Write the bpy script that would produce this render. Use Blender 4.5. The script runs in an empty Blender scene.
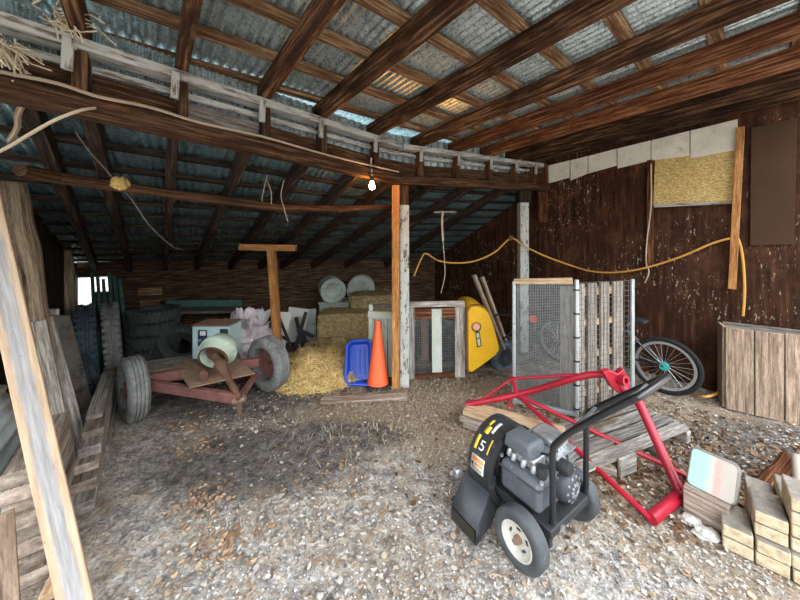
import bpy, math, random
from mathutils import Vector, Matrix
random.seed(7)
SC = bpy.context.scene
COL = SC.collection
V = Vector
PI = math.pi
F, HOR, CAMZ = 300.0, 240.0, 1.5
Zup = V((0, 0, 1))

def P(px, py, Y):
    """world point seen at photo pixel (px,py) at depth Y"""
    return V(((px - 400) / F * Y, Y, CAMZ + (HOR - py) / F * Y))
def G(px, py, h=0.0):
    """world point at height h seen at photo pixel"""
    return P(px, py, (CAMZ - h) * F / (py - HOR))

# ---------------------------------------------------------------- mesh builder
class MB:
    def __init__(s):
        s.v = []; s.f = []; s.uv = []
    def face(s, idx, uv):
        s.f.append(tuple(idx)); s.uv.append(uv)
    def box(s, c, size, R=None, taper=None, uv0=False):
        R = R or Matrix.Identity(3); c = V(c)
        sx, sy, sz = size
        ax = max(range(3), key=lambda i: size[i])
        o = [i for i in range(3) if i != ax]
        ou, ov = random.random() * 9, random.random() * 9
        if uv0: ou = ov = 0
        b = len(s.v); L = []
        for i in (-.5, .5):
            for j in (-.5, .5):
                for k in (-.5, .5):
                    l = V((i * sx, j * sy, k * sz))
                    if taper and k > 0: l.x *= taper; l.y *= taper
                    L.append(l); s.v.append(c + R @ l)
        for q in ((0, 1, 3, 2), (4, 6, 7, 5), (0, 4, 5, 1), (2, 3, 7, 6), (0, 2, 6, 4), (1, 5, 7, 3)):
            if max(L[i][ax] for i in q) - min(L[i][ax] for i in q) < 1e-6:      # end grain
                s.face([b + i for i in q], [(L[i][o[0]] * 2 + ou, L[i][o[1]] * .25 + ov) for i in q])
            elif uv0: s.face([b + i for i in q], [(L[i][ax], L[i][o[0]]) for i in q])
            else: s.face([b + i for i in q], [(L[i][ax] + ou, L[i][o[0]] + L[i][o[1]] * 1.01 + ov) for i in q])
    def beam(s, p0, p1, w, h, up=Zup, uv0=False):
        p0 = V(p0); p1 = V(p1); x = (p1 - p0).normalized()
        y = V(up).cross(x)
        if y.length < 1e-4: y = V((1, 0, 0)).cross(x)
        y.normalize(); z = x.cross(y)
        R = Matrix((x, y, z)).transposed()
        L = (p1 - p0).length
        s.box((p0 + p1) / 2, (L, w, h), R, None, uv0)
    def tube(s, pts, r, seg=8, closed=False, caps=True):
        pts = [V(p) for p in pts]; n = len(pts)
        rs = r if isinstance(r, (list, tuple)) else [r] * n
        tang = []
        for i in range(n):
            a = pts[i - 1] if (i > 0 or closed) else pts[i]
            c = pts[(i + 1) % n] if (i < n - 1 or closed) else pts[i]
            tang.append((c - a).normalized())
        t0 = tang[0]; nrm = t0.orthogonal().normalized(); base = len(s.v); d = 0; ds = []
        for i in range(n):
            if i > 0:
                d += (pts[i] - pts[i - 1]).length
                ax = tang[i - 1].cross(tang[i])
                if ax.length > 1e-6:
                    nrm = Matrix.Rotation(tang[i - 1].angle(tang[i]), 3, ax.normalized()) @ nrm
            ds.append(d)
            bn = tang[i].cross(nrm).normalized(); nn = bn.cross(tang[i])
            for k in range(seg):
                a = 2 * PI * k / seg
                s.v.append(pts[i] + (nn * math.cos(a) + bn * math.sin(a)) * rs[i])
        m = n if closed else n - 1
        for i in range(m):
            j = (i + 1) % n
            for k in range(seg):
                l = (k + 1) % seg
                s.face([base + i * seg + k, base + i * seg + l, base + j * seg + l, base + j * seg + k],
                       [(ds[i], k * .05), (ds[i], k * .05 + .05), (ds[j], k * .05 + .05), (ds[j], k * .05)])
        if caps and not closed:
            s.face([base + k for k in reversed(range(seg))], [(math.cos(k) * .05, math.sin(k) * .05) for k in range(seg)])
            s.face([base + (n - 1) * seg + k for k in range(seg)], [(math.cos(k) * .05, math.sin(k) * .05) for k in range(seg)])
    def lathe(s, prof, o, axis, seg=24, closed=False, caps=False):
        """prof: list of (radius, distance along axis)"""
        o = V(o); ax = V(axis).normalized(); a1 = ax.orthogonal().normalized()
        if abs(ax.z) < .9: a1 = Zup.cross(ax).normalized()
        a2 = ax.cross(a1); b = len(s.v); n = len(prof)
        for r, t in prof:
            for k in range(seg):
                a = 2 * PI * k / seg
                s.v.append(o + ax * t + (a1 * math.cos(a) + a2 * math.sin(a)) * r)
        for i in range(n if closed else n - 1):
            j = (i + 1) % n
            for k in range(seg):
                l = (k + 1) % seg
                s.face([b + i * seg + k, b + i * seg + l, b + j * seg + l, b + j * seg + k],
                       [(k / seg, i / n), ((k + 1) / seg, i / n), ((k + 1) / seg, (i + 1) / n), (k / seg, (i + 1) / n)])
        if caps:
            s.face([b + k for k in reversed(range(seg))], [(math.cos(2*PI*k/seg)*prof[0][0], math.sin(2*PI*k/seg)*prof[0][0]) for k in range(seg)])
            s.face([b + (n - 1) * seg + k for k in range(seg)], [(math.cos(2*PI*k/seg)*prof[-1][0], math.sin(2*PI*k/seg)*prof[-1][0]) for k in range(seg)])
    def grid(s, fn, nu, nv):
        b = len(s.v)
        for i in range(nu + 1):
            for j in range(nv + 1):
                s.v.append(V(fn(i / nu, j / nv)))
        for i in range(nu):
            for j in range(nv):
                q = [b + i * (nv + 1) + j, b + (i + 1) * (nv + 1) + j, b + (i + 1) * (nv + 1) + j + 1, b + i * (nv + 1) + j + 1]
                s.face(q, [(i / nu, j / nv), ((i + 1) / nu, j / nv), ((i + 1) / nu, (j + 1) / nv), (i / nu, (j + 1) / nv)])
    def prism(s, A, B, ax=None):
        """solid between two outlines with the same vertex count"""
        b = len(s.v); n = len(A)
        s.v += [V(p) for p in A] + [V(p) for p in B]
        d = 0
        for i in range(n):
            j = (i + 1) % n; e = (V(A[j]) - V(A[i])).length; w = (V(B[i]) - V(A[i])).length
            s.face([b + i, b + j, b + n + j, b + n + i], [(d, 0), (d + e, 0), (d + e, w), (d, w)]); d += e
        def uvp(Q):
            Q = [V(p) for p in Q]
            if ax: return [((q - ax[0]).dot(ax[1]), (q - ax[0]).dot(ax[2])) for q in Q]
            x = (Q[1] - Q[0]).normalized(); nn = x.cross(Q[2] - Q[1]); y = nn.cross(x).normalized() if nn.length > 1e-9 else Zup
            return [((q - Q[0]).dot(x), (q - Q[0]).dot(y)) for q in Q]
        s.face([b + i for i in reversed(range(n))], list(reversed(uvp(A))))
        s.face([b + n + i for i in range(n)], uvp(B))
    def blob(s, c, rad, amp=.15, nu=20, nv=12, seed=0, freq=3.0, flat=None):
        from mathutils import noise
        c = V(c)
        def fn(u, w):
            a = u * 2 * PI; t = (w - .5) * PI
            d = V((math.cos(a) * math.cos(t), math.sin(a) * math.cos(t), math.sin(t)))
            k = 1 + amp * noise.fractal(d * freq + V((seed * 7.3, 0, seed)), 1.0, 2.0, 4)
            p = V((d.x * rad[0], d.y * rad[1], d.z * rad[2])) * k
            if flat is not None: p.z = max(p.z, flat - c.z)
            return c + p
        s.grid(fn, nu, nv)
    def build(s, name, mat, parent=None, label=None, cat=None, group=None, kind=None, bev=0, origin=None, smooth=True, angle=38, solid=0, weld=False):
        if parent is not None:
            o0 = parent['_o'] if '_o' in parent else (0, 0, 0); o0 = V(o0)
        elif origin is not None: o0 = V(origin)
        else:
            xs = [p.x for p in s.v]; ys = [p.y for p in s.v]; zs = [p.z for p in s.v]
            o0 = V(((min(xs) + max(xs)) / 2, (min(ys) + max(ys)) / 2, min(zs)))
        me = bpy.data.meshes.new(name)
        me.from_pydata([tuple(p - o0) for p in s.v], [], s.f)
        ul = me.uv_layers.new(name='UVMap')
        flat = [c for face in s.uv for uv in face for c in uv]
        ul.data.foreach_set('uv', flat)
        if isinstance(mat, (list, tuple)):
            for m in mat: me.materials.append(m)
        else: me.materials.append(mat)
        if smooth:
            me.shade_smooth(); me.set_sharp_from_angle(angle=math.radians(angle))
        me.update()
        ob = bpy.data.objects.new(name, me); COL.objects.link(ob)
        if parent is not None:
            ob.parent = parent
        else: ob.location = o0
        if bev:
            m = ob.modifiers.new('bevel', 'BEVEL'); m.width = bev; m.segments = 2; m.limit_method = 'ANGLE'; m.angle_limit = .6
        if solid:
            m = ob.modifiers.new('solid', 'SOLIDIFY'); m.thickness = solid; m.offset = 0
        tag(ob, label, cat, group, kind)
        return ob

def tag(o, label=None, cat=None, group=None, kind=None):
    if label: o['label'] = label
    if cat: o['category'] = cat
    if group: o['group'] = group
    if kind: o['kind'] = kind
    return o
def thing(name, label, cat, loc, group=None, rotz=0):
    """Empty at the base of a thing; parts built with this parent use world coordinates when rotz is 0"""
    o = bpy.data.objects.new(name, None); COL.objects.link(o)
    o.location = V(loc); o.rotation_euler = (0, 0, rotz); o.empty_display_size = .1
    return tag(o, label, cat, group)
def world_part(o):
    o['_o'] = tuple(o.location); return o
def strip_tmp():
    for o in bpy.data.objects:
        if '_o' in o: del o['_o']
def copy_thing(o, loc, rot=None, label=None):
    c = o.copy(); COL.objects.link(c); c.location = V(loc)
    if rot is not None: c.rotation_euler = rot
    if label: c['label'] = label
    for ch in list(o.children):
        d = ch.copy(); COL.objects.link(d); d.parent = c
        for g in list(ch.children):
            e = g.copy(); COL.objects.link(e); e.parent = d
    return c

# ---------------------------------------------------------------- materials
def nodes(name):
    m = bpy.data.materials.new(name); m.use_nodes = True
    nt = m.node_tree; nt.nodes.clear()
    out = nt.nodes.new('ShaderNodeOutputMaterial'); b = nt.nodes.new('ShaderNodeBsdfPrincipled')
    nt.links.new(b.outputs[0], out.inputs[0])
    return m, nt, b
def N(nt, t, **kw):
    n = nt.nodes.new(t)
    for k, v in kw.items():
        if k in n.inputs: n.inputs[k].default_value = v
        else: setattr(n, k, v)
    return n
def ramp(nt, fac, stops):
    r = nt.nodes.new('ShaderNodeValToRGB'); e = r.color_ramp.elements
    while len(e) < len(stops): e.new(.5)
    for i, (p, c) in enumerate(stops):
        e[i].position = p; e[i].color = (*c, 1) if len(c) == 3 else c
    nt.links.new(fac, r.inputs[0]); return r.outputs[0]
def mix(nt, fac, a, b, mode='MIX'):
    m = nt.nodes.new('ShaderNodeMix'); m.data_type = 'RGBA'; m.blend_type = mode
    for sock, val in ((m.inputs[0], fac), (m.inputs[6], a), (m.inputs[7], b)):
        if hasattr(val, 'links'): nt.links.new(val, sock)
        elif isinstance(val, (int, float)): sock.default_value = val
        else: sock.default_value = (*val, 1)
    return m.outputs[2]
def coords(nt, kind, scale, rand=True):
    tc = N(nt, 'ShaderNodeTexCoord'); mp = N(nt, 'ShaderNodeMapping')
    mp.inputs['Scale'].default_value = scale
    nt.links.new(tc.outputs[kind], mp.inputs[0])
    if rand:
        oi = N(nt, 'ShaderNodeObjectInfo'); mu = N(nt, 'ShaderNodeMath', operation='MULTIPLY'); mu.inputs[1].default_value = 37.
        nt.links.new(oi.outputs['Random'], mu.inputs[0]); nt.links.new(mu.outputs[0], mp.inputs['Location'])
    return mp.outputs[0]
def noise(nt, vec, scale=5, detail=5, rough=.6):
    n = N(nt, 'ShaderNodeTexNoise', Scale=scale, Detail=detail, Roughness=rough)
    nt.links.new(vec, n.inputs['Vector']); return n.outputs['Fac']
def bump(nt, b, h, strength=.3, dist=.01):
    bp = N(nt, 'ShaderNodeBump', Strength=strength, Distance=dist)
    nt.links.new(h, bp.inputs['Height']); nt.links.new(bp.outputs[0], b.inputs['Normal'])

def wood(name, dark, mid, light, rough=.75, stain=None, stain_lo=.55, grain=1.0, tint=.25):
    m, nt, b = nodes(name)
    uv = coords(nt, 'UV', (2.2 * grain, 38 * grain, 1))
    n1 = noise(nt, uv, 1.6, 7, .65)
    c = ramp(nt, n1, [(.34, dark), (.5, mid), (.66, light)])
    n9 = noise(nt, coords(nt, 'UV', (9, 60, 1)), 2.0, 5, .7)
    c = mix(nt, .55, c, ramp(nt, n9, [(.36, (.42,) * 3), (.6, (1.2,) * 3)]), 'MULTIPLY')
    uv2 = coords(nt, 'UV', (2.0, 6, 1))
    n2 = noise(nt, uv2, 1.7, 4, .6)
    if stain:
        f = ramp(nt, n2, [(stain_lo, (0, 0, 0)), (stain_lo + .14, (1, 1, 1))])
        c = mix(nt, f, c, stain)
    oi = N(nt, 'ShaderNodeObjectInfo')
    v = ramp(nt, oi.outputs['Random'], [(0, (1 - tint,) * 3), (1, (1 + tint * .6,) * 3)])
    c = mix(nt, 1.0, c, v, 'MULTIPLY')
    nt.links.new(c, b.inputs['Base Color']); b.inputs['Roughness'].default_value = rough
    b.inputs['Specular IOR Level'].default_value = .14
    bump(nt, b, n1, .6, .006)
    return m
def plain(name, col, rough=.5, metal=0, var=.25, scale=8, dirt=None, dirt_lo=.55, dirt_hi=.75, bmp=.1, spec=.4, coat=0):
    m, nt, b = nodes(name)
    oc = coords(nt, 'Object', (1, 1, 1))
    n = noise(nt, oc, scale, 6, .65)
    c = ramp(nt, n, [(.25, tuple(x * (1 - var) for x in col)), (.75, tuple(min(1, x * (1 + var)) for x in col))])
    if dirt:
        n2 = noise(nt, oc, scale * 2.3, 6, .7)
        f = ramp(nt, n2, [(dirt_lo, (0, 0, 0)), (dirt_hi, (1, 1, 1))])
        c = mix(nt, f, c, dirt)
    nt.links.new(c, b.inputs['Base Color'])
    b.inputs['Roughness'].default_value = rough; b.inputs['Metallic'].default_value = metal
    b.inputs['Specular IOR Level'].default_value = spec
    if coat: b.inputs['Coat Weight'].default_value = coat
    if bmp: bump(nt, b, n, bmp, .01)
    return m
def island(name, stops, rough=.85):
    """every loose piece its own colour"""
    m, nt, b = nodes(name)
    g = N(nt, 'ShaderNodeNewGeometry')
    c = ramp(nt, g.outputs['Random Per Island'], stops)
    oc = coords(nt, 'Object', (1, 1, 1), False)
    c = mix(nt, .35, c, ramp(nt, noise(nt, oc, 60, 3), [(.3, (.35,) * 3), (.7, (1,) * 3)]), 'MULTIPLY')
    nt.links.new(c, b.inputs['Base Color']); b.inputs['Roughness'].default_value = rough
    b.inputs['Specular IOR Level'].default_value = .2
    return m

M = {}
M['rafter'] = wood('rafter_wood', (.016, .007, .004), (.062, .027, .013), (.27, .15, .08), stain=(.022, .011, .007), stain_lo=.5, tint=.35)
M['rafter_red'] = wood('reddish_rafter_wood', (.035, .012, .006), (.12, .042, .017), (.33, .16, .08), stain=(.05, .02, .01), stain_lo=.6)
M['purlin'] = wood('purlin_wood', (.06, .03, .015), (.19, .105, .055), (.46, .32, .20), stain=(.08, .04, .02), stain_lo=.58)
M['header'] = wood('header_wood', (.018, .009, .005), (.055, .026, .013), (.17, .09, .045), stain=(.2, .09, .035), stain_lo=.66)
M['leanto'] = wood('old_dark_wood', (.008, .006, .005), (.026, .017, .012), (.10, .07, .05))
M['grey'] = wood('weathered_grey_wood', (.12, .105, .09), (.30, .27, .24), (.52, .49, .45), stain=(.2, .13, .08), stain_lo=.62)
M['greydark'] = wood('dark_grey_wood', (.05, .045, .04), (.15, .135, .12), (.30, .28, .25))
M['fresh'] = wood('pale_sawn_wood', (.36, .22, .115), (.58, .40, .24), (.72, .56, .38), stain=(.33, .25, .19), stain_lo=.66)
M['plankpale'] = wood('bleached_plank_wood', (.42, .33, .27), (.66, .54, .45), (.80, .70, .60), stain=(.42, .38, .36), stain_lo=.57, tint=.1)
def plank_mat():
    m, nt, b = nodes('grey_centred_plank')
    raw = coords(nt, 'UV', (1, 1, 1), False)
    sp = N(nt, 'ShaderNodeSeparateXYZ'); nt.links.new(raw, sp.inputs[0])
    n1 = noise(nt, coords(nt, 'UV', (2.5, 45, 1), False), 1.6, 7, .65); n2 = noise(nt, coords(nt, 'UV', (3, 14, 1), False), 2.2, 5, .65)
    ab = N(nt, 'ShaderNodeMath', operation='ABSOLUTE'); nt.links.new(sp.outputs[1], ab.inputs[0])
    ad = N(nt, 'ShaderNodeMath', operation='MULTIPLY_ADD'); nt.links.new(n2, ad.inputs[0]); ad.inputs[1].default_value = .035; nt.links.new(ab.outputs[0], ad.inputs[2])
    pale = ramp(nt, n1, [(.3, (.36, .24, .15)), (.52, (.50, .37, .26)), (.7, (.60, .47, .35))])
    grey = ramp(nt, n1, [(.3, (.20, .19, .19)), (.52, (.33, .32, .325)), (.7, (.44, .43, .43))])
    c = mix(nt, ramp(nt, ad.outputs[0], [(.036, (0, 0, 0)), (.046, (1, 1, 1))]), grey, pale)
    sp2 = noise(nt, coords(nt, 'UV', (14, 40, 1), False), 1.5, 4, .6)
    c = mix(nt, ramp(nt, sp2, [(.66, (0, 0, 0)), (.72, (.7,) * 3)]), c, (.16, .10, .06))
    nt.links.new(c, b.inputs['Base Color']); b.inputs['Roughness'].default_value = .8; b.inputs['Specular IOR Level'].default_value = .2
    bump(nt, b, n1, .4, .004); return m
M['plank2'] = plank_mat()
M['orange'] = wood('orange_pine', (.22, .09, .03), (.42, .19, .065), (.58, .30, .12), tint=.12)
M['crate'] = wood('crate_board_wood', (.16, .11, .08), (.34, .245, .18), (.5, .38, .29), stain=(.22, .15, .11), stain_lo=.6)
M['pallet'] = wood('pallet_wood', (.17, .145, .125), (.31, .275, .24), (.45, .41, .365), stain=(.3, .22, .16), stain_lo=.62)
M['lumber'] = wood('old_lumber', (.13, .09, .07), (.30, .24, .20), (.50, .42, .35), stain=(.25, .14, .07), stain_lo=.6, tint=.35)
M['log'] = wood('split_log_wood', (.05, .035, .025), (.30, .23, .16), (.50, .41, .30), grain=.7)
M['backwall'] = wood('back_wall_wood', (.016, .01, .007), (.075, .045, .027), (.24, .15, .085), stain=(.16, .13, .11), stain_lo=.68)

def worn_paint(name, paint, under, lo=.55, hi=.63, sc=(3, 22, 1)):
    m, nt, b = nodes(name)
    uv = coords(nt, 'UV', sc)
    n1 = noise(nt, uv, 2.2, 8, .72); n2 = noise(nt, coords(nt, 'UV', (3, 5, 1)), 2, 4)
    c = mix(nt, ramp(nt, n1, [(lo, (0, 0, 0)), (hi, (1, 1, 1))]), ramp(nt, n2, [(.3, tuple(x * .72 for x in paint)), (.7, paint)]), under)
    nt.links.new(c, b.inputs['Base Color']); b.inputs['Roughness'].default_value = .7
    bump(nt, b, n1, .35, .004); return m
M['whitepaint'] = worn_paint('worn_white_paint', (.42, .42, .39), (.10, .075, .055), .5, .6)
M['whitepost'] = worn_paint('worn_white_post_paint', (.50, .52, .50), (.09, .075, .06), .54, .60, (5, 16, 1))
M['palegreen'] = worn_paint('pale_green_white_paint', (.52, .56, .50), (.16, .12, .09), .58, .66)

def galv(name, base, dark, rust, rust_lo=.62):
    m, nt, b = nodes(name)
    oc = coords(nt, 'Object', (1, 1, 1), False)
    n1 = noise(nt, oc, 22, 8, .75); n2 = noise(nt, oc, 2.2, 5, .65); n3 = noise(nt, oc, 75, 3, .6)
    c = ramp(nt, n1, [(.34, dark), (.46, base), (.66, tuple(min(1, x * 1.3) for x in base))])
    c = mix(nt, ramp(nt, n3, [(.36, (.8, .8, .8)), (.46, (0, 0, 0))]), c, tuple(x * .7 for x in dark))
    c = mix(nt, ramp(nt, n2, [(rust_lo, (0, 0, 0)), (rust_lo + .12, (.7,) * 3)]), c, rust)
    nt.links.new(c, b.inputs['Base Color']); b.inputs['Metallic'].default_value = .7; b.inputs['Roughness'].default_value = .36
    bump(nt, b, n1, .10, .003); return m
M['galv'] = galv('corrugated_roof_metal', (.52, .61, .63), (.15, .19, .20), (.30, .20, .12))
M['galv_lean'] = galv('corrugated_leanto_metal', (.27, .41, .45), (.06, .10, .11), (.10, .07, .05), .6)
M['galv_sheet'] = plain('galvanised_sheet', (.55, .61, .62), .5, .15, .2, 9, dirt=(.25, .22, .18), dirt_lo=.6)

def wall_brown():
    m, nt, b = nodes('rusty_brown_wall')
    oc = coords(nt, 'Object', (1, 1, 1), False)
    st = coords(nt, 'Object', (9, 9, .9), False)
    n1 = noise(nt, oc, 3.5, 8, .65); n2 = noise(nt, st, 2.5, 6, .7); n3 = noise(nt, oc, 1.1, 4, .6)
    c = ramp(nt, n2, [(.3, (.010, .0045, .003)), (.55, (.048, .019, .010)), (.75, (.135, .06, .033))])
    c = mix(nt, ramp(nt, n1, [(.52, (0, 0, 0)), (.75, (.55,) * 3)]), c, (.17, .075, .035))
    c = mix(nt, ramp(nt, n3, [(.5, (0, 0, 0)), (.75, (.5,) * 3)]), c, (.03, .014, .01))
    sp = noise(nt, coords(nt, 'Object', (30, 30, 9), False), 1.6, 6, .75)
    big = noise(nt, oc, 1.6, 3, .5)
    f = ramp(nt, sp, [(.595, (0, 0, 0)), (.635, (1, 1, 1))])
    f = mix(nt, 1.0, f, ramp(nt, big, [(.45, (0, 0, 0)), (.6, (1, 1, 1))]), 'MULTIPLY')
    c = mix(nt, f, c, (.52, .43, .34))
    nt.links.new(c, b.inputs['Base Color']); b.inputs['Roughness'].default_value = .8; b.inputs['Specular IOR Level'].default_value = .12
    bump(nt, b, n2, .3, .006); return m
M['wall_brown'] = wall_brown()

def ground_mat():
    m, nt, b = nodes('leafy_dirt_ground')
    oc = coords(nt, 'Object', (1, 1, 1), False)
    vor = N(nt, 'ShaderNodeTexVoronoi', Scale=60); wob = noise(nt, oc, 14, 5)
    wv = N(nt, 'ShaderNodeVectorMath', operation='ADD')
    nt.links.new(oc, wv.inputs[0])
    sc = N(nt, 'ShaderNodeVectorMath', operation='SCALE'); sc.inputs['Scale'].default_value = .07
    ncol = N(nt, 'ShaderNodeTexNoise', Scale=16, Detail=5)
    nt.links.new(oc, ncol.inputs['Vector']); nt.links.new(ncol.outputs['Color'], sc.inputs[0]); nt.links.new(sc.outputs[0], wv.inputs[1])
    nt.links.new(wv.outputs[0], vor.inputs['Vector'])
    sx = N(nt, 'ShaderNodeSeparateColor'); nt.links.new(vor.outputs['Color'], sx.inputs[0])
    chips = ramp(nt, sx.outputs[0], [(.0, (.26, .24, .22)), (.25, (.42, .395, .37)), (.5, (.55, .53, .50)), (.68, (.48, .41, .33)), (.78, (.54, .45, .35)), (.88, (.66, .64, .61))])
    fine = noise(nt, oc, 70, 6, .75)
    chips = mix(nt, 1.0, chips, ramp(nt, fine, [(.3, (.45,) * 3), (.62, (1.15,) * 3)]), 'MULTIPLY')
    n0 = noise(nt, oc, 1.3, 5, .6); n5 = noise(nt, oc, 5.5, 6, .65)
    # brown straw-and-leaf ground against grey grit
    brown = ramp(nt, fine, [(.3, (.10, .07, .045)), (.5, (.29, .215, .145)), (.68, (.50, .41, .30))])
    sep = N(nt, 'ShaderNodeSeparateXYZ'); nt.links.new(oc, sep.inputs[0])
    def ell(cx, cy, rx, ry):
        a = N(nt, 'ShaderNodeVectorMath', operation='SUBTRACT'); nt.links.new(oc, a.inputs[0]); a.inputs[1].default_value = (cx, cy, 0)
        d = N(nt, 'ShaderNodeVectorMath', operation='MULTIPLY'); nt.links.new(a.outputs[0], d.inputs[0]); d.inputs[1].default_value = (1 / rx, 1 / ry, 0)
        l = N(nt, 'ShaderNodeVectorMath', operation='LENGTH'); nt.links.new(d.outputs[0], l.inputs[0])
        ad = N(nt, 'ShaderNodeMath', operation='MULTIPLY_ADD'); nt.links.new(n5, ad.inputs[0]); ad.inputs[1].default_value = -1.5; nt.links.new(l.outputs['Value'], ad.inputs[2])
        return ad.outputs[0]
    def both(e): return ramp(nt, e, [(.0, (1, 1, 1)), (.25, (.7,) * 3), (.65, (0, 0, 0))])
    m1 = noise(nt, oc, 13, 6, .7); m2 = noise(nt, oc, 8, 5, .7)
    flake = ramp(nt, m1, [(.36, (.42,) * 3), (.5, (.95,) * 3), (.6, (1.3, 1.28, 1.24))])
    chips = mix(nt, .9, chips, flake, 'MULTIPLY')
    chips = mix(nt, ramp(nt, m2, [(.54, (0, 0, 0)), (.66, (.75,) * 3)]), chips, mix(nt, fine, (.20, .115, .06), (.56, .38, .24)))
    c = mix(nt, ramp(nt, n0, [(.47, (0, 0, 0)), (.62, (.6,) * 3)]), chips, brown)
    c = mix(nt, both(ell(2.0, 2.2, 1.15, .75)), c, brown)
    c = mix(nt, both(ell(.4, 2.8, 1.7, .6)), c, brown)
    damp = mix(nt, 1.0, chips, (.34, .335, .34), 'MULTIPLY')
    c = mix(nt, both(ell(-.95, 2.1, .62, .34)), c, damp)
    c = mix(nt, both(ell(-.42, 2.32, .42, .15)), c, damp)
    c = mix(nt, both(ell(-1.6, 3.0, .8, .5)), c, damp)
    c = mix(nt, both(ell(2.7, 2.1, .8, .38)), c, damp)
    c = mix(nt, both(ell(-1.6, 4.4, 3.4, 1.2)), c, (.07, .05, .038))  # moist lean-to dirt, also darkened in colour for the shade at the back
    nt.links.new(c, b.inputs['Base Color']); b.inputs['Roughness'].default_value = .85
    b.inputs['Specular IOR Level'].default_value = .25
    mx = N(nt, 'ShaderNodeMath', operation='MULTIPLY_ADD'); nt.links.new(sx.outputs[0], mx.inputs[0]); mx.inputs[1].default_value = .6; nt.links.new(fine, mx.inputs[2])
    bump(nt, b, mx.outputs[0], .9, .02)
    return m
M['ground'] = ground_mat()
M['leaves'] = island('dry_leaves', [(0, (.23, .175, .125)), (.15, (.36, .25, .165)), (.3, (.46, .38, .295)), (.45, (.52, .48, .435)), (.6, (.30, .275, .25)), (.75, (.44, .41, .38)), (.9, (.60, .57, .53)), (1, (.40, .29, .20))])
M['leaves_brown'] = island('brown_leaves', [(0, (.05, .028, .016)), (.3, (.14, .075, .038)), (.6, (.22, .135, .075)), (.8, (.10, .068, .045)), (1, (.32, .235, .15))])
M['gravel'] = island('gravel_chips', [(0, (.22, .205, .19)), (.4, (.38, .365, .345)), (.75, (.52, .50, .475)), (1, (.68, .66, .63))])
M['straw'] = island('yellow_straw', [(0, (.30, .19, .06)), (.3, (.50, .34, .12)), (.6, (.64, .46, .19)), (1, (.76, .60, .30))])
M['hay'] = island('pressed_hay', [(0, (.17, .13, .06)), (.4, (.33, .26, .13)), (.7, (.44, .36, .2)), (1, (.55, .47, .28))])
M['hay_core'] = plain('hay_core', (.25, .19, .095), .9, 0, .6, 25, bmp=.6, spec=.1)
M['straw_core'] = plain('straw_core', (.40, .27, .10), .9, 0, .5, 25, bmp=.6, spec=.1)
M['bike_tyre'] = plain('black_bike_rubber', (.008, .008, .009), .85, 0, .3, 7)
M['rubber'] = plain('dusty_rubber', (.06, .066, .072), .75, 0, .45, 7, dirt=(.16, .155, .15), dirt_lo=.58, dirt_hi=.85, spec=.3)
M['rubber_grey'] = plain('grey_dusty_rubber', (.17, .175, .175), .8, 0, .4, 9, dirt=(.33, .32, .30), dirt_lo=.5, dirt_hi=.75, spec=.25)
M['rubber_blue'] = plain('bluish_rubber', (.05, .075, .10), .7, 0, .45, 12, dirt=(.16, .2, .23), dirt_lo=.55, dirt_hi=.75)
M['black'] = plain('black_paint', (.012, .013, .016), .3, 0, .3, 6, dirt=(.1, .1, .1), dirt_lo=.68, dirt_hi=.85, bmp=.03, spec=.5)
M['blackflat'] = plain('flat_black', (.022, .023, .026), .6, 0, .3, 8, dirt=(.12, .12, .12), dirt_lo=.58, dirt_hi=.8)
M['engine'] = plain('grey_engine_plastic', (.085, .095, .11), .5, 0, .3, 9, dirt=(.30, .30, .30), dirt_lo=.6, dirt_hi=.8)
M['engine_dark'] = plain('dark_engine_plastic', (.04, .046, .055), .5, 0, .3, 9, dirt=(.2, .2, .2), dirt_lo=.6, dirt_hi=.8)
M['alu'] = plain('cast_aluminium', (.50, .52, .54), .42, .75, .35, 14, dirt=(.12, .11, .1), dirt_lo=.55, dirt_hi=.7)
M['rimwhite'] = plain('cream_wheel_rim', (.50, .485, .44), .55, 0, .2, 10, dirt=(.22, .2, .17), dirt_lo=.52)
M['red'] = plain('red_frame_paint', (.33, .008, .026), .38, 0, .25, 7, dirt=(.55, .35, .36), dirt_lo=.7, dirt_hi=.85, bmp=.03, spec=.5)
M['yellow'] = plain('yellow_barrow_paint', (.72, .40, .015), .42, 0, .1, 5, dirt=(.42, .22, .03), dirt_lo=.66, dirt_hi=.85, bmp=.03)
M['blue'] = plain('blue_plastic', (.012, .06, .42), .4, 0, .25, 8, dirt=(.25, .3, .4), dirt_lo=.66)
M['cone'] = plain('orange_cone_plastic', (.78, .12, .03), .5, 0, .15, 7, dirt=(.45, .12, .05), dirt_lo=.6, bmp=.03)
M['rustred'] = plain('rusty_red_steel', (.20, .085, .075), .75, .2, .4, 8, dirt=(.30, .25, .23), dirt_lo=.58, dirt_hi=.75)
M['rust'] = plain('brown_rust', (.13, .068, .042), .85, .1, .45, 10, dirt=(.08, .04, .025), dirt_lo=.55)
M['rustplate'] = plain('rusty_plate', (.24, .15, .10), .8, .1, .3, 8, dirt=(.36, .28, .22), dirt_lo=.55)
M['bell'] = plain('pale_green_casing', (.42, .50, .42), .55, 0, .2, 6, dirt=(.16, .12, .08), dirt_lo=.6, dirt_hi=.72)
M['charger'] = plain('pale_blue_enamel', (.42, .58, .60), .45, 0, .15, 6, dirt=(.25, .2, .16), dirt_lo=.66)
M['panelblue'] = plain('dark_blue_panel', (.02, .035, .06), .5, 0, .2, 6)
M['white'] = plain('plain_white', (.72, .72, .70), .55, 0, .12, 6, dirt=(.4, .37, .33), dirt_lo=.64)
M['plastic_bag'] = plain('cloudy_plastic', (.60, .55, .58), .35, 0, .35, 7, dirt=(.36, .26, .27), dirt_lo=.55, bmp=.4)
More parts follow.
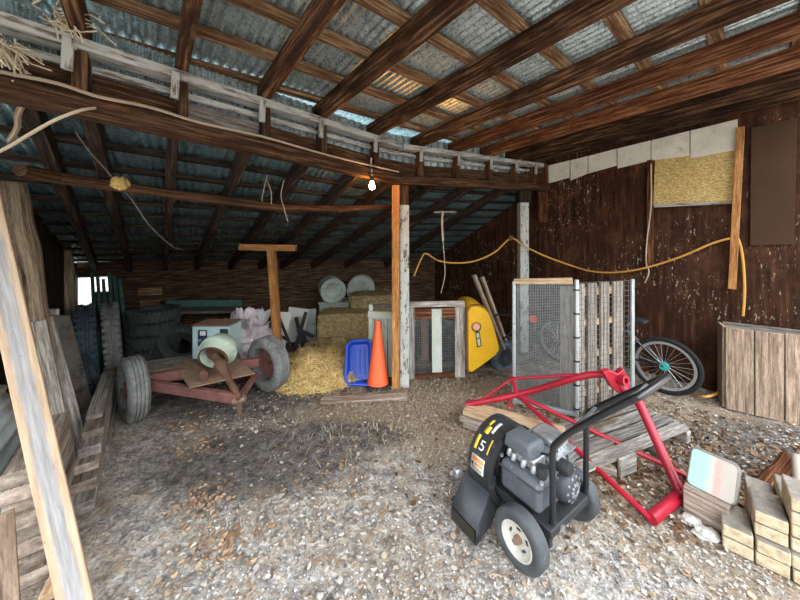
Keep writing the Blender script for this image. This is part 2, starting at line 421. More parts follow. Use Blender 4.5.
M['tubwhite'] = plain('pale_tub_plastic', (.40, .46, .46), .5, 0, .2, 5, dirt=(.2, .2, .18), dirt_lo=.6)
M['barrel'] = plain('pale_green_barrel', (.34, .40, .37), .5, .1, .25, 7, dirt=(.14, .14, .12), dirt_lo=.58)
M['greenpaint'] = plain('dark_green_paint', (.05, .14, .12), .6, 0, .3, 9, dirt=(.16, .2, .18), dirt_lo=.58)
M['tealskid'] = plain('teal_slat_paint', (.08, .19, .18), .55, 0, .4, 9, dirt=(.03, .05, .05), dirt_lo=.5)
M['rustwire'] = plain('dark_grid_wire', (.10, .095, .09), .5, .4, .3, 20)
M['wire'] = plain('galvanised_wire', (.27, .29, .30), .5, .5, .3, 20)
M['steelpost'] = plain('silver_steel_post', (.50, .55, .57), .4, .5, .2, 8, dirt=(.28, .27, .25), dirt_lo=.6)
M['chrome'] = plain('bright_rim_alloy', (.66, .68, .70), .28, .85, .1, 8, bmp=.02)
M['teal'] = plain('teal_hub', (.05, .36, .34), .4, .2, .2, 20)
M['cord'] = plain('yellow_orange_cord', (.55, .28, .05), .5, 0, .15, 5)
M['cord_pale'] = plain('tan_cord', (.34, .26, .19), .7, 0, .2, 5)
M['twine'] = plain('pale_twine', (.46, .38, .28), .85, 0, .3, 10)
M['paper'] = plain('insulation_paper', (.64, .60, .52), .85, 0, .2, 4, dirt=(.33, .25, .16), dirt_lo=.56, dirt_hi=.8, bmp=.1)
M['brownboard'] = plain('brown_hardboard', (.06, .034, .021), .85, 0, .15, 3, bmp=.04, spec=.08)
M['cardboard'] = plain('dirty_sheet', (.17, .155, .14), .85, 0, .35, 5, dirt=(.09, .06, .035), dirt_lo=.5, dirt_hi=.65)
def brick_mat():
    m, nt, b = nodes('cream_brick')
    oc = coords(nt, 'Object', (1, 1, 1)); n = noise(nt, oc, 30, 6, .7); n2 = noise(nt, oc, 70, 4, .7); n3 = noise(nt, oc, 9, 4, .6)
    c = ramp(nt, n, [(.3, (.34, .25, .15)), (.48, (.52, .42, .28)), (.65, (.62, .53, .39))])
    c = mix(nt, ramp(nt, n2, [(.56, (0, 0, 0)), (.72, (.8,) * 3)]), c, (.22, .17, .11))
    # old mortar and grime left on the bedding face of each brick
    tc = N(nt, 'ShaderNodeTexCoord'); sp = N(nt, 'ShaderNodeSeparateXYZ'); nt.links.new(tc.outputs['Normal'], sp.inputs[0])
    f = mix(nt, 1.0, ramp(nt, sp.outputs[2], [(.6, (0, 0, 0)), (.9, (1, 1, 1))]), ramp(nt, n3, [(.3, (.55,) * 3), (.6, (1, 1, 1))]), 'MULTIPLY')
    c = mix(nt, f, c, mix(nt, n, (.09, .08, .075), (.26, .24, .22)))
    nt.links.new(c, b.inputs['Base Color']); b.inputs['Roughness'].default_value = .9; b.inputs['Specular IOR Level'].default_value = .15
    bump(nt, b, n, .5, .005); return m
M['brick'] = brick_mat()
M['concrete'] = plain('grey_concrete', (.20, .185, .165), .9, 0, .25, 22, dirt=(.2, .19, .17), dirt_lo=.56, bmp=.4)
M['stone'] = plain('pale_stone', (.50, .48, .45), .9, 0, .3, 18, dirt=(.26, .24, .22), dirt_lo=.55, bmp=.5)
M['leaf_pipe'] = plain('cream_pipe', (.60, .55, .47), .5, 0, .15, 8, dirt=(.35, .3, .25), dirt_lo=.62)
M['handle'] = wood('dusty_handle_wood', (.16, .12, .10), (.30, .23, .19), (.42, .34, .29))
M['pinkboard'] = wood('pinkish_board', (.22, .12, .09), (.40, .24, .19), (.5, .34, .28))
M['darkthing'] = plain('dark_metal', (.02, .022, .026), .5, .3, .3, 9)
M['ink_and_shade'] = plain('dark_ink_and_shade', (.03, .025, .02), .5, 0, .1, 5, bmp=0)
M['ink_yellow'] = plain('yellow_ink', (.72, .50, .04), .5, 0, .1, 5, bmp=0)
M['ink_orange'] = plain('orange_ink', (.70, .26, .10), .5, 0, .1, 5, bmp=0)
M['ink_white'] = plain('white_ink', (.72, .70, .66), .5, 0, .08, 5, bmp=0)
M['ink_pink'] = plain('pink_ink', (.62, .38, .34), .5, 0, .15, 30, bmp=0)
M['ink_green'] = plain('pale_green_ink', (.42, .52, .40), .5, 0, .15, 30, bmp=0)
M['reflector'] = plain('red_reflector', (.72, .06, .02), .3, 0, .1, 5, bmp=0)

def osb():
    m, nt, b = nodes('osb_chipboard')
    oc = coords(nt, 'UV', (1, 1, 1), False)
    vor = N(nt, 'ShaderNodeTexVoronoi', Scale=75); nt.links.new(coords(nt, 'UV', (1, 1.7, 1), False), vor.inputs['Vector'])
    sx = N(nt, 'ShaderNodeSeparateColor'); nt.links.new(vor.outputs['Color'], sx.inputs[0])
    c = ramp(nt, sx.outputs[0], [(0, (.30, .19, .055)), (.4, (.46, .32, .11)), (.75, (.55, .40, .16)), (1, (.64, .50, .24))])
    nt.links.new(c, b.inputs['Base Color']); b.inputs['Roughness'].default_value = .75
    return m
M['osb'] = osb()
def slabpaint():
    m, nt, b = nodes('aqua_pink_slab_paint')
    uv = coords(nt, 'UV', (1, 1, 1), False)
    sp = N(nt, 'ShaderNodeSeparateXYZ'); nt.links.new(uv, sp.inputs[0])
    n = noise(nt, uv, 30, 6, .7)
    ad = N(nt, 'ShaderNodeMath', operation='MULTIPLY_ADD'); nt.links.new(n, ad.inputs[0]); ad.inputs[1].default_value = .05; nt.links.new(sp.outputs[0], ad.inputs[2])
    c = ramp(nt, ad.outputs[0], [(.092, (.33, .52, .46)), (.118, (.47, .48, .42)), (.138, (.52, .32, .28)), (.165, (.44, .40, .36))])
    c = mix(nt, ramp(nt, n, [(.56, (0, 0, 0)), (.7, (.8,) * 3)]), c, (.42, .39, .36))
    nt.links.new(c, b.inputs['Base Color']); b.inputs['Roughness'].default_value = .85
    bump(nt, b, n, .3, .004); return m
M['slabpaint'] = slabpaint()
def emit(name, col, st):
    m, nt, b = nodes(name)
    b.inputs['Base Color'].default_value = (*col, 1)
    b.inputs['Emission Color'].default_value = (*col, 1); b.inputs['Emission Strength'].default_value = st
    return m
M['bulb'] = emit('lit_bulb_glass', (1, .42, .09), 30)

# ---------------------------------------------------------------- plan of the barn
r1 = V((-.64, .768, 0))                    # rafter direction in plan, going away from the open front
dp = V((.76, .65, 0)).normalized()         # purlin direction
HA, HB, HC = V((-1.57, 1.18, 0)), V((0, 2.98, 0)), V((2.0, 4.15, 0))
HA0 = HA - (HB - HA) * .42
def on_line(px):
    """point of the header line (plan) seen in pixel column px, and its header-bottom height above the camera"""
    k = (px - 400) / F
    for a, c, h0, h1 in ((HA0, HB, .55, .55), (HB, HC, .55, .68)):
        d = c - a; den = d.x - k * d.y
        t = (k * a.y - a.x) / den
        if -.3 <= t <= 1.0001 and (a is HA0 or t >= -1e-4):
            p = a + d * t
            return V((p.x, p.y, 0)), h0 + (h1 - h0) * max(0, t)
    return V((HC.x, HC.y, 0)), .68
EL, ER = V((-4.3, 4.0, 0)), V((.68, 5.93, 0))
def on_eave(px):
    k = (px - 400) / F; d = ER - EL
    t = (k * EL.y - EL.x) / (d.x - k * d.y)
    p = EL + d * t
    return V((p.x, p.y, 0)), -.45 - .1 * t
W0, WD = V((2.95, 3.2, 0)), V((-.64, .768, 0))
WN = V((-.768, -.64, 0))
def wall_pt(px, py, off=.03):
    """point on the right wall (moved off metres into the room) at pixel px,py"""
    b = W0 + WN * off; k = (px - 400) / F
    s = (b.x - k * b.y) / (k * WD.y - WD.x)
    p = b + WD * s
    return P(px, py, p.y)
def roofh(x, y): return CAMZ + .95 + .052 * x - .0085 * (y - 2.98)   # underside of front rafters

# ---------------------------------------------------------------- camera and light
cam = bpy.data.cameras.new('camera'); co = bpy.data.objects.new('camera', cam); COL.objects.link(co)
co.location = (0, 0, CAMZ); co.rotation_euler = (PI / 2, 0, 0)
cam.sensor_width = 36; cam.lens = 36 * F / 800; cam.shift_y = -(300 - HOR) / 800; cam.clip_start = .02
SC.camera = co
w = bpy.data.worlds.new('overcast_sky'); SC.world = w; w.use_nodes = True
wn = w.node_tree; bg = wn.nodes['Background']
tcw = N(wn, 'ShaderNodeTexCoord'); sxw = N(wn, 'ShaderNodeSeparateXYZ'); wn.links.new(tcw.outputs['Generated'], sxw.inputs[0])
cw = ramp(wn, sxw.outputs[2], [(0.0, (.16, .17, .16)), (.22, (.22, .235, .23)), (.36, (.95, .98, 1.0)), (1, (.86, .93, 1.0))])  # dim band above the horizon added to keep light out of the back
wn.links.new(cw, bg.inputs[0]); bg.inputs[1].default_value = 1.0
SC.view_settings.view_transform = 'Standard'; SC.view_settings.look = 'None'
SC.view_settings.gamma = 1; SC.view_settings.use_curve_mapping = False
SC.view_settings.exposure = 3.0

# ================================================================ SETTING
from mathutils import noise as mnoise
def gz(x, y):
    return .014 * mnoise.fractal(V((x * 1.7, y * 1.7, 3.1)), 1, 2, 4) - .008
g = MB()
def flo(u, v):
    x = -6 + 12 * u; y = -4 + 12 * v
    return (x, y, gz(x, y))
g.grid(flo, 150, 150)
g.build('floor', M['ground'], kind='structure', origin=(0, 0, 0), label='grey dirt barn floor littered with dry leaves and straw')
g = MB()
for (x0, x1, y0, y1) in ((-40, 40, -40, -4), (-40, -6, -4, 8), (6, 40, -4, 8), (-40, 40, 8, 40)):
    g.grid(lambda u, v: (x0 + (x1 - x0) * u, y0 + (y1 - y0) * v, -.008), 4, 4)
g.build('ground_outside', M['ground'], kind='structure', origin=(0, 0, 0), label='open ground outside the barn')

# walls
def wall_poly(name, mat, a, b, za, zb, thick, inward, label, seams=True, zlo=-.05, extra=None):
    g = MB()
    a = V(a); b = V(b); nrm = V(inward).normalized()
    pts = [a + V((0, 0, zlo)), b + V((0, 0, zlo)), b + V((0, 0, zb))] + (extra or []) + [a + V((0, 0, za))]
    g.prism(pts, [p - nrm * thick for p in pts])
    return g
wr_end = W0 - WD * 1.3
wr_c = W0 + WD * 1.36
g = wall_poly('wall_right', None, wr_end, ER + V((.0, .0, 0)), 2.85, 1.2, .06, WN, '', extra=[V((wr_c.x, wr_c.y, 2.42)), V((wr_c.x, wr_c.y, 2.78))])
g.build('wall_right', M['wall_brown'], kind='structure', origin=(0, 0, 0))
# back wall of overlapping boards, with an opening at its left corner
g = MB(); d = (ER - EL); L = d.length; d.normalize(); nb = V((d.y, -d.x, 0))
z = -.02; rows = 6
for i in range(rows):
    h = 1.222 / rows
    t0 = .17 if 2 <= i < 4 else (.36 if i == 4 else 0)
    seg = [t0] + sorted(random.uniform(.8, L - .5) for _ in range(2)) + [L]
    for a, b_ in zip(seg[:-1], seg[1:]):
        o = nb * random.uniform(-.004, .006)
        g.beam(EL + d * (a - .004 * (a > .2)) + o + V((0, 0, z + h / 2)), EL + d * (b_ + .004) + o + V((0, 0, z + h / 2 + random.uniform(-.004, .004))), .022, h * 1.03)
    z += h
g.build('wall_back', M['backwall'], kind='structure', origin=(0, 0, 0))
# left wall: rough vertical boards
g = MB(); wl0 = EL.copy(); wl1 = EL - r1 * 3.0; Lw = 3.0; n = 17
for i in range(n):
    t = (i + .5) / n; p = wl0.lerp(wl1, t); top = 1.1 + (2.3 - 1.1) * t
    o = V((.768, .64, 0)) * random.uniform(-.012, .012)
    g.beam(p + o + V((0, 0, -.05)), p + o + V((0, 0, top)), Lw / n * .985, .03, up=V((.768, .64, 0)))
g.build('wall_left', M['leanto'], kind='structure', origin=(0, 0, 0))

# front roof of corrugated metal, on purlins, on rafters
RD, PDp, SD = .13, .035, .018          # rafter depth, purlin depth
def roof_pt(o, s, t, up):              # o: plan origin, s along purlins, t along -rafter
    p = o + dp * s - r1 * t
    return V((p.x, p.y, roofh(p.x, p.y) + up))
Oq = HB.copy()
g = MB(); pitch = .052; s0, s1 = -4.2, 3.6; nu = int((s1 - s0) / pitch * 6)
def corr(u, v):
    s = s0 + (s1 - s0) * u; t = -1.0 + 3.72 * v
    return roof_pt(Oq, s, t, RD + PDp + .014 + .0125 * math.sin(2 * PI * s / pitch))
g.grid(corr, nu, 6)
g.build('ceiling', M['galv'], kind='structure', origin=(0, 0, 0), smooth=True, angle=80)
ords = ['first', 'second', 'third', 'fourth', 'fifth', 'sixth', 'seventh', 'eighth', 'ninth', 'tenth', 'eleventh', 'twelfth', 'thirteenth', 'fourteenth', 'fifteenth', 'sixteenth']
rp = [81, 182, 265, 322, 375, 420, 457, 489, 514, 533]
for i, px in enumerate(rp):
    a, hh = on_line(px)
    L = 2.68 - (0 if i < 4 else (i - 4) * .06)
    a2 = a + r1 * .12
    b = a - r1 * L
    g = MB()
    pa = V((a2.x, a2.y, roofh(a2.x, a2.y) + RD / 2)); pb = V((b.x, b.y, roofh(b.x, b.y) + RD / 2))
    g.beam(pa, pb, .05, RD)
    g.build('rafter', M['rafter_red'] if i in (7, 6) else M['rafter'], label=f'brown timber rafter under the front metal roof, {ords[i]} counted from the left', cat='rafter', group='front roof rafters', bev=.004)
k = 0
for i in range(8):
    t = .12 + i * .335
    sa, sb = -2.9 - (.0 if t < 2 else 0), 2.6
    # keep every purlin inside the right wall
    while True:
        q = Oq + dp * sb - r1 * t
        if (q - W0).dot(WN) > .03: break
        sb -= .05
    g = MB(); g.beam(roof_pt(Oq, sa, t, RD + PDp / 2), roof_pt(Oq, sb, t, RD + PDp / 2), .07, PDp)
    g.build('purlin', M['purlin'], label=f'thin roof purlin under the front metal sheets, {ords[i]} row out from the header beam', cat='purlin', group='front roof purlins', bev=.003)

# lean-to roof, a ruled surface from the header down to the low eave
def lt_top(s):    # s 0..1 along header from left to the wall
    a = HA0 - (HB - HA0).normalized() * .5
    ab, bc = (HB - a).length, (HC - HB).length * 1.12
    d = s * (ab + bc)
    if d < ab: p = a.lerp(HB, d / ab); h = .55
    else: p = HB + (HC - HB) * ((d - ab) / (HC - HB).length); h = .55 + .13 * (d - ab) / (HC - HB).length
    return V((p.x, p.y, CAMZ + h))
def lt_bot(s):
    p = (EL - (ER - EL) * .16).lerp(ER + (ER - EL) * .02, s)
    return V((p.x, p.y, CAMZ - .45 - .1 * s))
g = MB()
def ltc(u, v):
    p = lt_top(u).lerp(lt_bot(u), (.028 + 1.04 * v))
    return p + V((0, 0,   .185 + .011 * math.sin(u * 6.5 / .055 * 2 * PI)))
g.grid(ltc, 118 * 6, 8)
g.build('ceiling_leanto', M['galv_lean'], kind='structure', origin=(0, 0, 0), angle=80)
lpairs = [(20, 96), (86, 130), (174, 165), (251, 196), (310, 230), (363, 260), (399, 281), (440, 312), (480, 345), (515, 385)]
for i, (pt, pb) in enumerate(lpairs):
    a, hh = on_line(pt); b, hb = on_eave(pb)
    g = MB(); g.beam(V((a.x, a.y, CAMZ + hh + .07)) + r1 * .08, V((b.x, b.y, CAMZ + hb + .07)), .055, .115)
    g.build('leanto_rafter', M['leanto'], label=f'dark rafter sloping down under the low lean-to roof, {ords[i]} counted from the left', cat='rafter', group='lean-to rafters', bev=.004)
for i in range(12):
    t = .06 + i * .08
    g = MB()
    pts = [lt_top(s).lerp(lt_bot(s), t) + V((0, 0, .145)) for s in (.06, .5, .56, .985)]
    for a, b in zip(pts[:-1], pts[1:]): g.beam(a, b, .07, .03)
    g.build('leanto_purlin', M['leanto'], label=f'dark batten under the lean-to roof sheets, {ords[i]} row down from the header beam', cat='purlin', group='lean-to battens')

# header beams, plate, studs and infill boards
def hp(px, h, push=0.0):
    a, hh = on_line(px)
    a = a + r1 * push
    return V((a.x, a.y, CAMZ + hh - .55 + h))
def hline(x0, x1, h, push=0):
    return hp(x0, h, push), hp(x1, h, push)
g = MB(); g.beam(hp(-150, .595), hp(400, .595), .09, .09)
g.build('header_beam', M['header'], label='dark brown header beam running from the left up to the centre post', cat='beam', bev=.005)
g = MB(); g.beam(hp(400.5, .595), HC + V((.06, .035, CAMZ + .68 + .045)), .09, .09)
g.build('header_beam', M['header'], label='dark header beam from the centre post to the right wall', cat='beam', bev=.005)
def plate(x0, x1): 
    a, b = on_line(x0)[0], on_line(x1)[0]
    q = lambda p: V((p.x, p.y, roofh(p.x, p.y) - .028))
    return q(a), q(b)
g = MB(); g.beam(*plate(-150, 399), .10, .05)
g.build('plate_board', M['whitepaint'], label='peeling white plate board under the rafter ends, left of the centre post', cat='board', bev=.004)
g = MB(); g.beam(*plate(401, 541), .10, .05)
g.build('plate_board', M['whitepaint'], label='peeling white plate board under the rafter ends, right of the centre post', cat='board', bev=.004)
xs = [-40] + rp + [545]
for i in range(len(rp)):
    px = rp[i]
    a, hh = on_line(px); zt = roofh(a.x, a.y) - .055; zb = CAMZ + hh + .09
    g = MB(); g.beam(V((a.x, a.y, zb)) + r1 * .01, V((a.x, a.y, zt)) + r1 * .01, .05, .09, up=r1)
    g.build('stud', M['header'], label=f'short brown stud between header beam and white plate, {ords[i]} from the left', cat='stud', group='studs above the header beam', bev=.003)
    fr = a - r1 * .055
    g = MB(); g.beam(V((fr.x, fr.y, zt - .11)) - dp * .035, V((fr.x, fr.y, zt + .03)) - dp * .03, .036, .02, up=r1)
    g.build('nailing_block', M['whitepaint'], label=f'small white block nailed to the plate beside a stud, {ords[i]} from the left', cat='block', group='white blocks below the plate', bev=.003)
for i in range(len(xs) - 1):
    x0, x1 = xs[i], xs[i + 1]
    if x0 > 530: continue
    a, ha = on_line(x0); b, hb = on_line(min(x1, 543)); dv = (b - a).normalized() * .03
    g = MB()
    za = CAMZ + ha + .09; zb = CAMZ + hb + .09
    g.beam(a + dv + r1 * .05 + V((0, 0, za + .065)), b - dv + r1 * .05 + V((0, 0, zb + .065)), .022, .13)
    g.build('infill_board', M['header'] if i != 2 else M['greydark'], label=f'brown board closing the gap above the header beam, {ords[i]} bay from the left', cat='board', group='infill boards above the header beam')
    g = MB()
    zp = roofh(a.x, a.y) - .10; zq = roofh(b.x, b.y) - .10
    g.beam(a + dv + r1 * .035 + V((0, 0, zp)), b - dv + r1 * .035 + V((0, 0, zq)), .02, .032)
    g.build('white_rail', M['whitepaint'], label=f'thin white rail under the plate board, {ords[i]} bay from the left', cat='rail', group='thin white rails')
# centre post
t = world_part(thing('centre_post', 'worn white centre post with a bare orange timber on its left edge', 'post', (0.0, 3.1, 0)))
g = MB(); g.beam((.046, 3.13, -.02), (.046, 3.13, 1.86), .095, .12, up=V((0, 1, 0)))
g.build('painted_post', M['whitepost'], t, bev=.006)
g = MB(); g.beam((-.043, 3.08, .0), (-.043, 3.08, 2.055), .078, .13, up=V((0, 1, 0)))
g.build('side_timber', M['orange'], t, bev=.005, label='bare orange side timber')
g = MB(); g.beam((.046, 3.13, 1.86), (.046, 3.13, 2.06), .085, .1, up=V((0, 1, 0)))
g.build('bare_top', M['header'], t, label='bare dark top of the post')
# right post by the wall
t = world_part(thing('wall_post', 'peeling white post at the end of the header beam by the wall', 'post', (1.66, 4.05, 0)))
g = MB(); g.beam((1.66, 4.05, 0), (1.66, 4.05, 2.0), .115, .115, up=V((0, 1, 0))); g.build('painted_post', M['whitepost'], t, bev=.006)
g = MB(); g.beam((1.66, 4.05, 2.0), (1.66, 4.05, 2.16), .15, .15, up=V((0, 1, 0))); g.build('bare_top', M['leanto'], t)
# corner stud on the wall beside the paper
t = MB(); a = wall_pt(543, 165, .06); b = wall_pt(543, 222, .06); t.beam(b, a, .12, .05, up=WN)
t.build('corner_board', M['rafter_red'], label='short reddish board on the wall beside the paper strip', cat='board', bev=.004)
# t-shaped prop
t = world_part(thing('prop_post', 'orange T-shaped timber prop under the lean-to roof', 'post', G(279, 364)))
b0 = G(279, 364); tp = P(271.5, 250, 3.6)
g = MB(); g.beam(b0, tp, .085, .085, up=V((0, 1, 0))); g.build('post', M['orange'], t, bev=.005)
g = MB(); g.beam(P(240, 247, 3.55), P(296, 248, 3.6), .09, .075); g.build('crosspiece', M['orange'], t, bev=.005)
# log post and wall trunk
g = MB(); a = V((-2.30, 2.02, 0)); b = V((-2.63, 1.97, 2.14)); n = 12
pts = [a.lerp(b, i / n) + V((random.uniform(-.012, .012), random.uniform(-.01, .01), 0)) for i in range(n + 1)]
g.tube(pts, [.092 + random.uniform(-.012, .012) for _ in pts], 14)
g.build('log_post', M['log'], label='rough pale split log post at the left edge', cat='post', angle=60)
g = MB(); g.beam(G(74, 372), P(60, 232, 3.35), .16, .10, up=V((.6, -.7, 0)))
g.build('slab_board', M['log'], label='brown bark-edged slab against the dark left wall', cat='board', bev=.01)
# long tie pole under lean-to rafters
g = MB(); g.tube([P(20, 170, 1.55), P(60, 178, 1.75), P(170, 194, 2.15), P(282, 208, 2.57), P(340, 209, 2.9), P(388, 207, 3.2)], [.034, .036, .034, .033, .031, .03], 8)
g.build('tie_pole', M['header'], label='long brown tie pole hung across under the lean-to rafters', cat='pole')

# corrugated flashing that closes the gap over the header
g = MB()
def flash(u, v):
    px = -150 + 690 * u
    a, hh = on_line(px); o = r1 * (.11 + .008 * math.sin(u * 2600 / 4.2))
    z0 = CAMZ + hh + .10; z1 = roofh(a.x, a.y) + RD
    return V((a.x, a.y, z0 + (z1 - z0) * v)) + o
g.grid(flash, 900, 2); g.build('trim_1', M['galv'], kind='structure', origin=(0, 0, 0), angle=80)

g = MB(); a = HC - (HC - HB).normalized() * .30; b = HC + (HC - HB).normalized() * .16
g.beam(a + r1 * .075 + V((0, 0, CAMZ + .95)), b + r1 * .075 + V((0, 0, CAMZ + .95)), .03, .40)
g.build('end_board', M['header'], label='dark board closing the gap between header beam end and right wall', cat='board')

# ================================================================ THINGS ON THE RIGHT WALL
def wall_sheet(name, mat, quad, off, thick, label, cat, bev=.002):
    """sheet hung on the right wall: pixel corners tl, tr, br, bl"""
    fr = [wall_pt(x, y, off + thick) for x, y in quad]; bk = [wall_pt(x, y, off) for x, y in quad]
    # keep the sheet plumb: same plan point for front and back
    bk = [f - WN * thick for f in fr]
    g = MB(); g.prism(fr, bk)
    return g.build(name, mat, label=label, cat=cat, bev=bev)
xs_ = [(548, 165.5, 183.5), (570, 160.3, 177.5), (588, 156, 173.5), (617, 148.5, 165.5), (651, 140.3, 160.5), (690, 130.6, 155.5), (738, 119, 149.5)]
nm = ['leftmost small piece by the corner board', 'second piece from the corner board', 'third piece, ending in a ragged edge', 'middle piece left of the batten', 'piece above the left half of the chipboard', 'rightmost piece above the chipboard']
for i in range(6):
    (a, t0, b0), (b, t1, b1) = xs_[i], xs_[i + 1]
    o = wall_sheet('insulation_sheet', M['paper'], [(a + .4, t0), (b - .4, t1), (b - .4, b1), (a + .4, b0 + (3 if i % 2 else 0))], .012 + .003 * (i % 2), .008, f'stained whitish insulation sheet under the roof, {nm[i]}', 'insulation')
    o['group'] = 'insulation sheets along the wall top'
wall_sheet('chipboard_panel', M['osb'], [(655, 159), (736, 146), (734, 202.5), (653, 206)], .004, .008, 'yellow chipboard panel nailed high on the dark right wall', 'board')
wall_sheet('panel_ledge', M['whitepaint'], [(654, 204.5), (735, 201), (735, 203.4), (654, 207.5)], .02, .02, 'thin white strip along the lower edge of the yellow chipboard', 'strip')
g = MB(); g.beam(wall_pt(732, 289, .05), wall_pt(740.5, 127, .05), .055, .022, up=WN); g.build('batten', M['orange'], label='orange timber batten leaning on the wall beside the chipboard', cat='batten', bev=.003)
g = MB(); g.beam(wall_pt(650, 266, .022), wall_pt(650, 160, .022), .055, .022, up=WN); g.build('batten', M['rafter_red'], label='thin brown batten on the wall below the paper strip', cat='batten', bev=.003)
wall_sheet('hardboard_panel', M['brownboard'], [(751, 128), (797, 118), (794, 244.5), (750, 245.5)], .012, .01, 'flat brown hardboard panel on the wall right of the orange batten', 'panel')
# framing seen on the wall under the roof
g = MB(); g.beam(wall_pt(541, 157, .03), wall_pt(860, 74, .03), .045, .08); g.build('wall_rail', M['rafter'], label='dark brown top rail of the right wall under the rafters', cat='rail', bev=.004)

def smooth_pts(pts, n=6):
    """Catmull-Rom through points"""
    pts = [V(p) for p in pts]; out = []
    q = [pts[0] * 2 - pts[1]] + pts + [pts[-1] * 2 - pts[-2]]
    for i in range(1, len(q) - 2):
        a, b, c, d = q[i - 1:i + 3]
        for k in range(n):
            t = k / n
            out.append(.5 * ((2 * b) + (c - a) * t + (2 * a - 5 * b + 4 * c - d) * t * t + (3 * b - a - 3 * c + d) * t ** 3))
    out.append(pts[-1]); return out
wp = [wall_pt(x, y, .05) for x, y in ((568, 264.5), (590, 271), (615, 272.5), (645, 268), (680, 257), (712, 243.5), (734, 238), (739.5, 243), (743, 262), (744.5, 290), (743, 316))]
wp = [P(414, 276, 3.6), P(421, 259, 3.65), P(426, 253.5, 3.7), P(438, 260.5, 3.75), P(455, 263, 3.8), P(475, 261, 3.85), P(495, 252, 3.9), P(511, 238.5, 3.93), P(524, 246, 3.9), P(545, 256, 3.85)] + wp
g = MB(); g.tube(smooth_pts(wp), .011, 7)
g.build('extension_cord', M['cord'], label='yellow orange extension cord looped along the dark right wall', cat='cord')
g = MB(); g.blob(P(511, 238, 3.93), (.035, .03, .035), .3, 10, 8); g.build('cord_knot', M['rust'], label='small brown knot where the orange cord passes the white wall post', cat='knot')
g = MB(); g.tube(smooth_pts([wall_pt(722, 389, .12), wall_pt(714, 394.5, .3), wall_pt(704, 396.5, .4), wall_pt(690, 394, .25), wall_pt(678, 391, .12)]), .011, 7)
g.build('hose_end', M['cord'], label='short yellow hose on the ground left of the board crate', cat='hose')
g = MB(); g.tube(smooth_pts([wall_pt(651, 164, .05), wall_pt(651, 205, .06), wall_pt(647, 240, .06), wall_pt(646, 262, .05), wall_pt(649, 272, .05), wall_pt(645, 283, .05)]), .007, 6)
g.build('hanging_wire', M['twine'], label='pale wire hanging down the batten above the wire cage', cat='wire')
g = MB(); g.tube(smooth_pts([P(443, 211, 3.4), P(442, 222, 3.4), P(443, 241, 3.4)]), .012, 6); g.tube(smooth_pts([P(443, 241, 3.4), P(445, 270, 3.42), P(444, 280, 3.42), P(441, 293, 3.42)]), .005, 5); g.tube([P(434, 212, 3.4), P(455, 212, 3.42)], .006, 5)
g.build('hanging_rope', M['twine'], label='short pale rope hanging in the dark right of the centre post', cat='rope')

# board crate against the wall
cd = V((.8, -.6, 0)); ci = V((.6, .8, 0)); c0 = G(725, 408.5)
t = world_part(thing('board_crate', 'tall crate of rough grey-brown boards against the right wall', 'crate', c0))
H = .735; wds = [.175, .165, .17, .165, .16]; x = 0
for i, wd in enumerate(wds):
    g = MB(); p = c0 + cd * (x + wd / 2) + ci * .011
    g.beam(p, p + V((0, 0, H - random.uniform(0, .012))), wd * .96, .022, up=ci); g.build('front_board', M['crate'], t, bev=.003); x += wd
g = MB(); p = c0 + ci * .12; g.beam(p + V((0, 0, 0)), p + V((0, 0, H - .01)), .19, .022, up=cd); g.build('end_board', M['crate'], t, bev=.003)
g = MB(); p = c0 + ci * .20 + cd * .02; g.beam(p + V((0, 0, H * .5)), p + cd * (x - .02) + V((0, 0, H * .5)), .02, H); g.build('back_board', M['greydark'], t)
g = MB(); p = c0 + ci * .11 + V((0, 0, H - .035)); g.beam(p, p + cd * x, .17, .02); g.build('inner_shelf', M['greydark'], t)

# ================================================================ BICYCLE
def wheel_parts(parent, o, ax, r, tyre_r, tyre_m, rim_m, spokes=24, disc=True):
    o = V(o); ax = V(ax).normalized()
    n = 40; g = MB()
    prof = [(r - tyre_r + tyre_r * math.cos(a), tyre_r * math.sin(a)) for a in [2 * PI * k / 10 for k in range(10)]]
    g.lathe(prof, o, ax, n, closed=True); ty = g.build('tyre', tyre_m, parent)
    g = MB(); rr = r - 2 * tyre_r
    g.lathe([(rr + .004, -.012), (rr + .004, .012), (rr - .02, .01), (rr - .02, -.01)], o, ax, n, closed=True)
    rim = g.build('rim', rim_m, parent)
    g = MB(); a1 = ax.orthogonal().normalized(); a2 = ax.cross(a1)
    for k in range(spokes):
        a = 2 * PI * k / spokes
        d = a1 * math.cos(a) + a2 * math.sin(a); e = a1 * math.cos(a + .4) + a2 * math.sin(a + .4)
        g.tube([o + e * .02 + ax * (.022 if k % 2 else -.022), o + d * (rr - .012)], .0014, 4)
    rim['_o'] = tuple(o0 for o0 in parent['_o'])
    g.build('spokes', M['chrome'], rim)
    g = MB(); g.lathe([(.0, -.04), (.014, -.04), (.014, .04), (0, .04)], o, ax, 12); g.build('hub', M['alu'], parent)
bx = V((-.64, .768, 0)); by = V((-.768, -.64, 0))   # bike forward, and towards the room
BO = V((2.585, 2.93, 0))
t = world_part(thing('bicycle', 'black bicycle with bright rims parked behind the wire cage', 'bicycle', BO))
def B(x, z, y=0): return BO + bx * x + by * y + V((0, 0, z))
WR = .275
wheel_parts(t, B(0, WR), by, WR, .024, M['bike_tyre'], M['chrome'])
wheel_parts(t, B(.98, WR), by, WR, .024, M['bike_tyre'], M['chrome'])
g = MB(); g.tube([B(.30, .60), B(.40, .27)], .016, 8); g.tube([B(.33, .55), B(.80, .60)], .018, 8); g.tube([B(.40, .27), B(.79, .53)], .02, 8)
for s in (-.045, .045):
    g.tube([B(.0, WR, s), B(.39, .27, s * .6)], .010, 6); g.tube([B(.0, WR, s), B(.31, .55, s * .5)], .010, 6)
g.build('frame', M['black'], t)
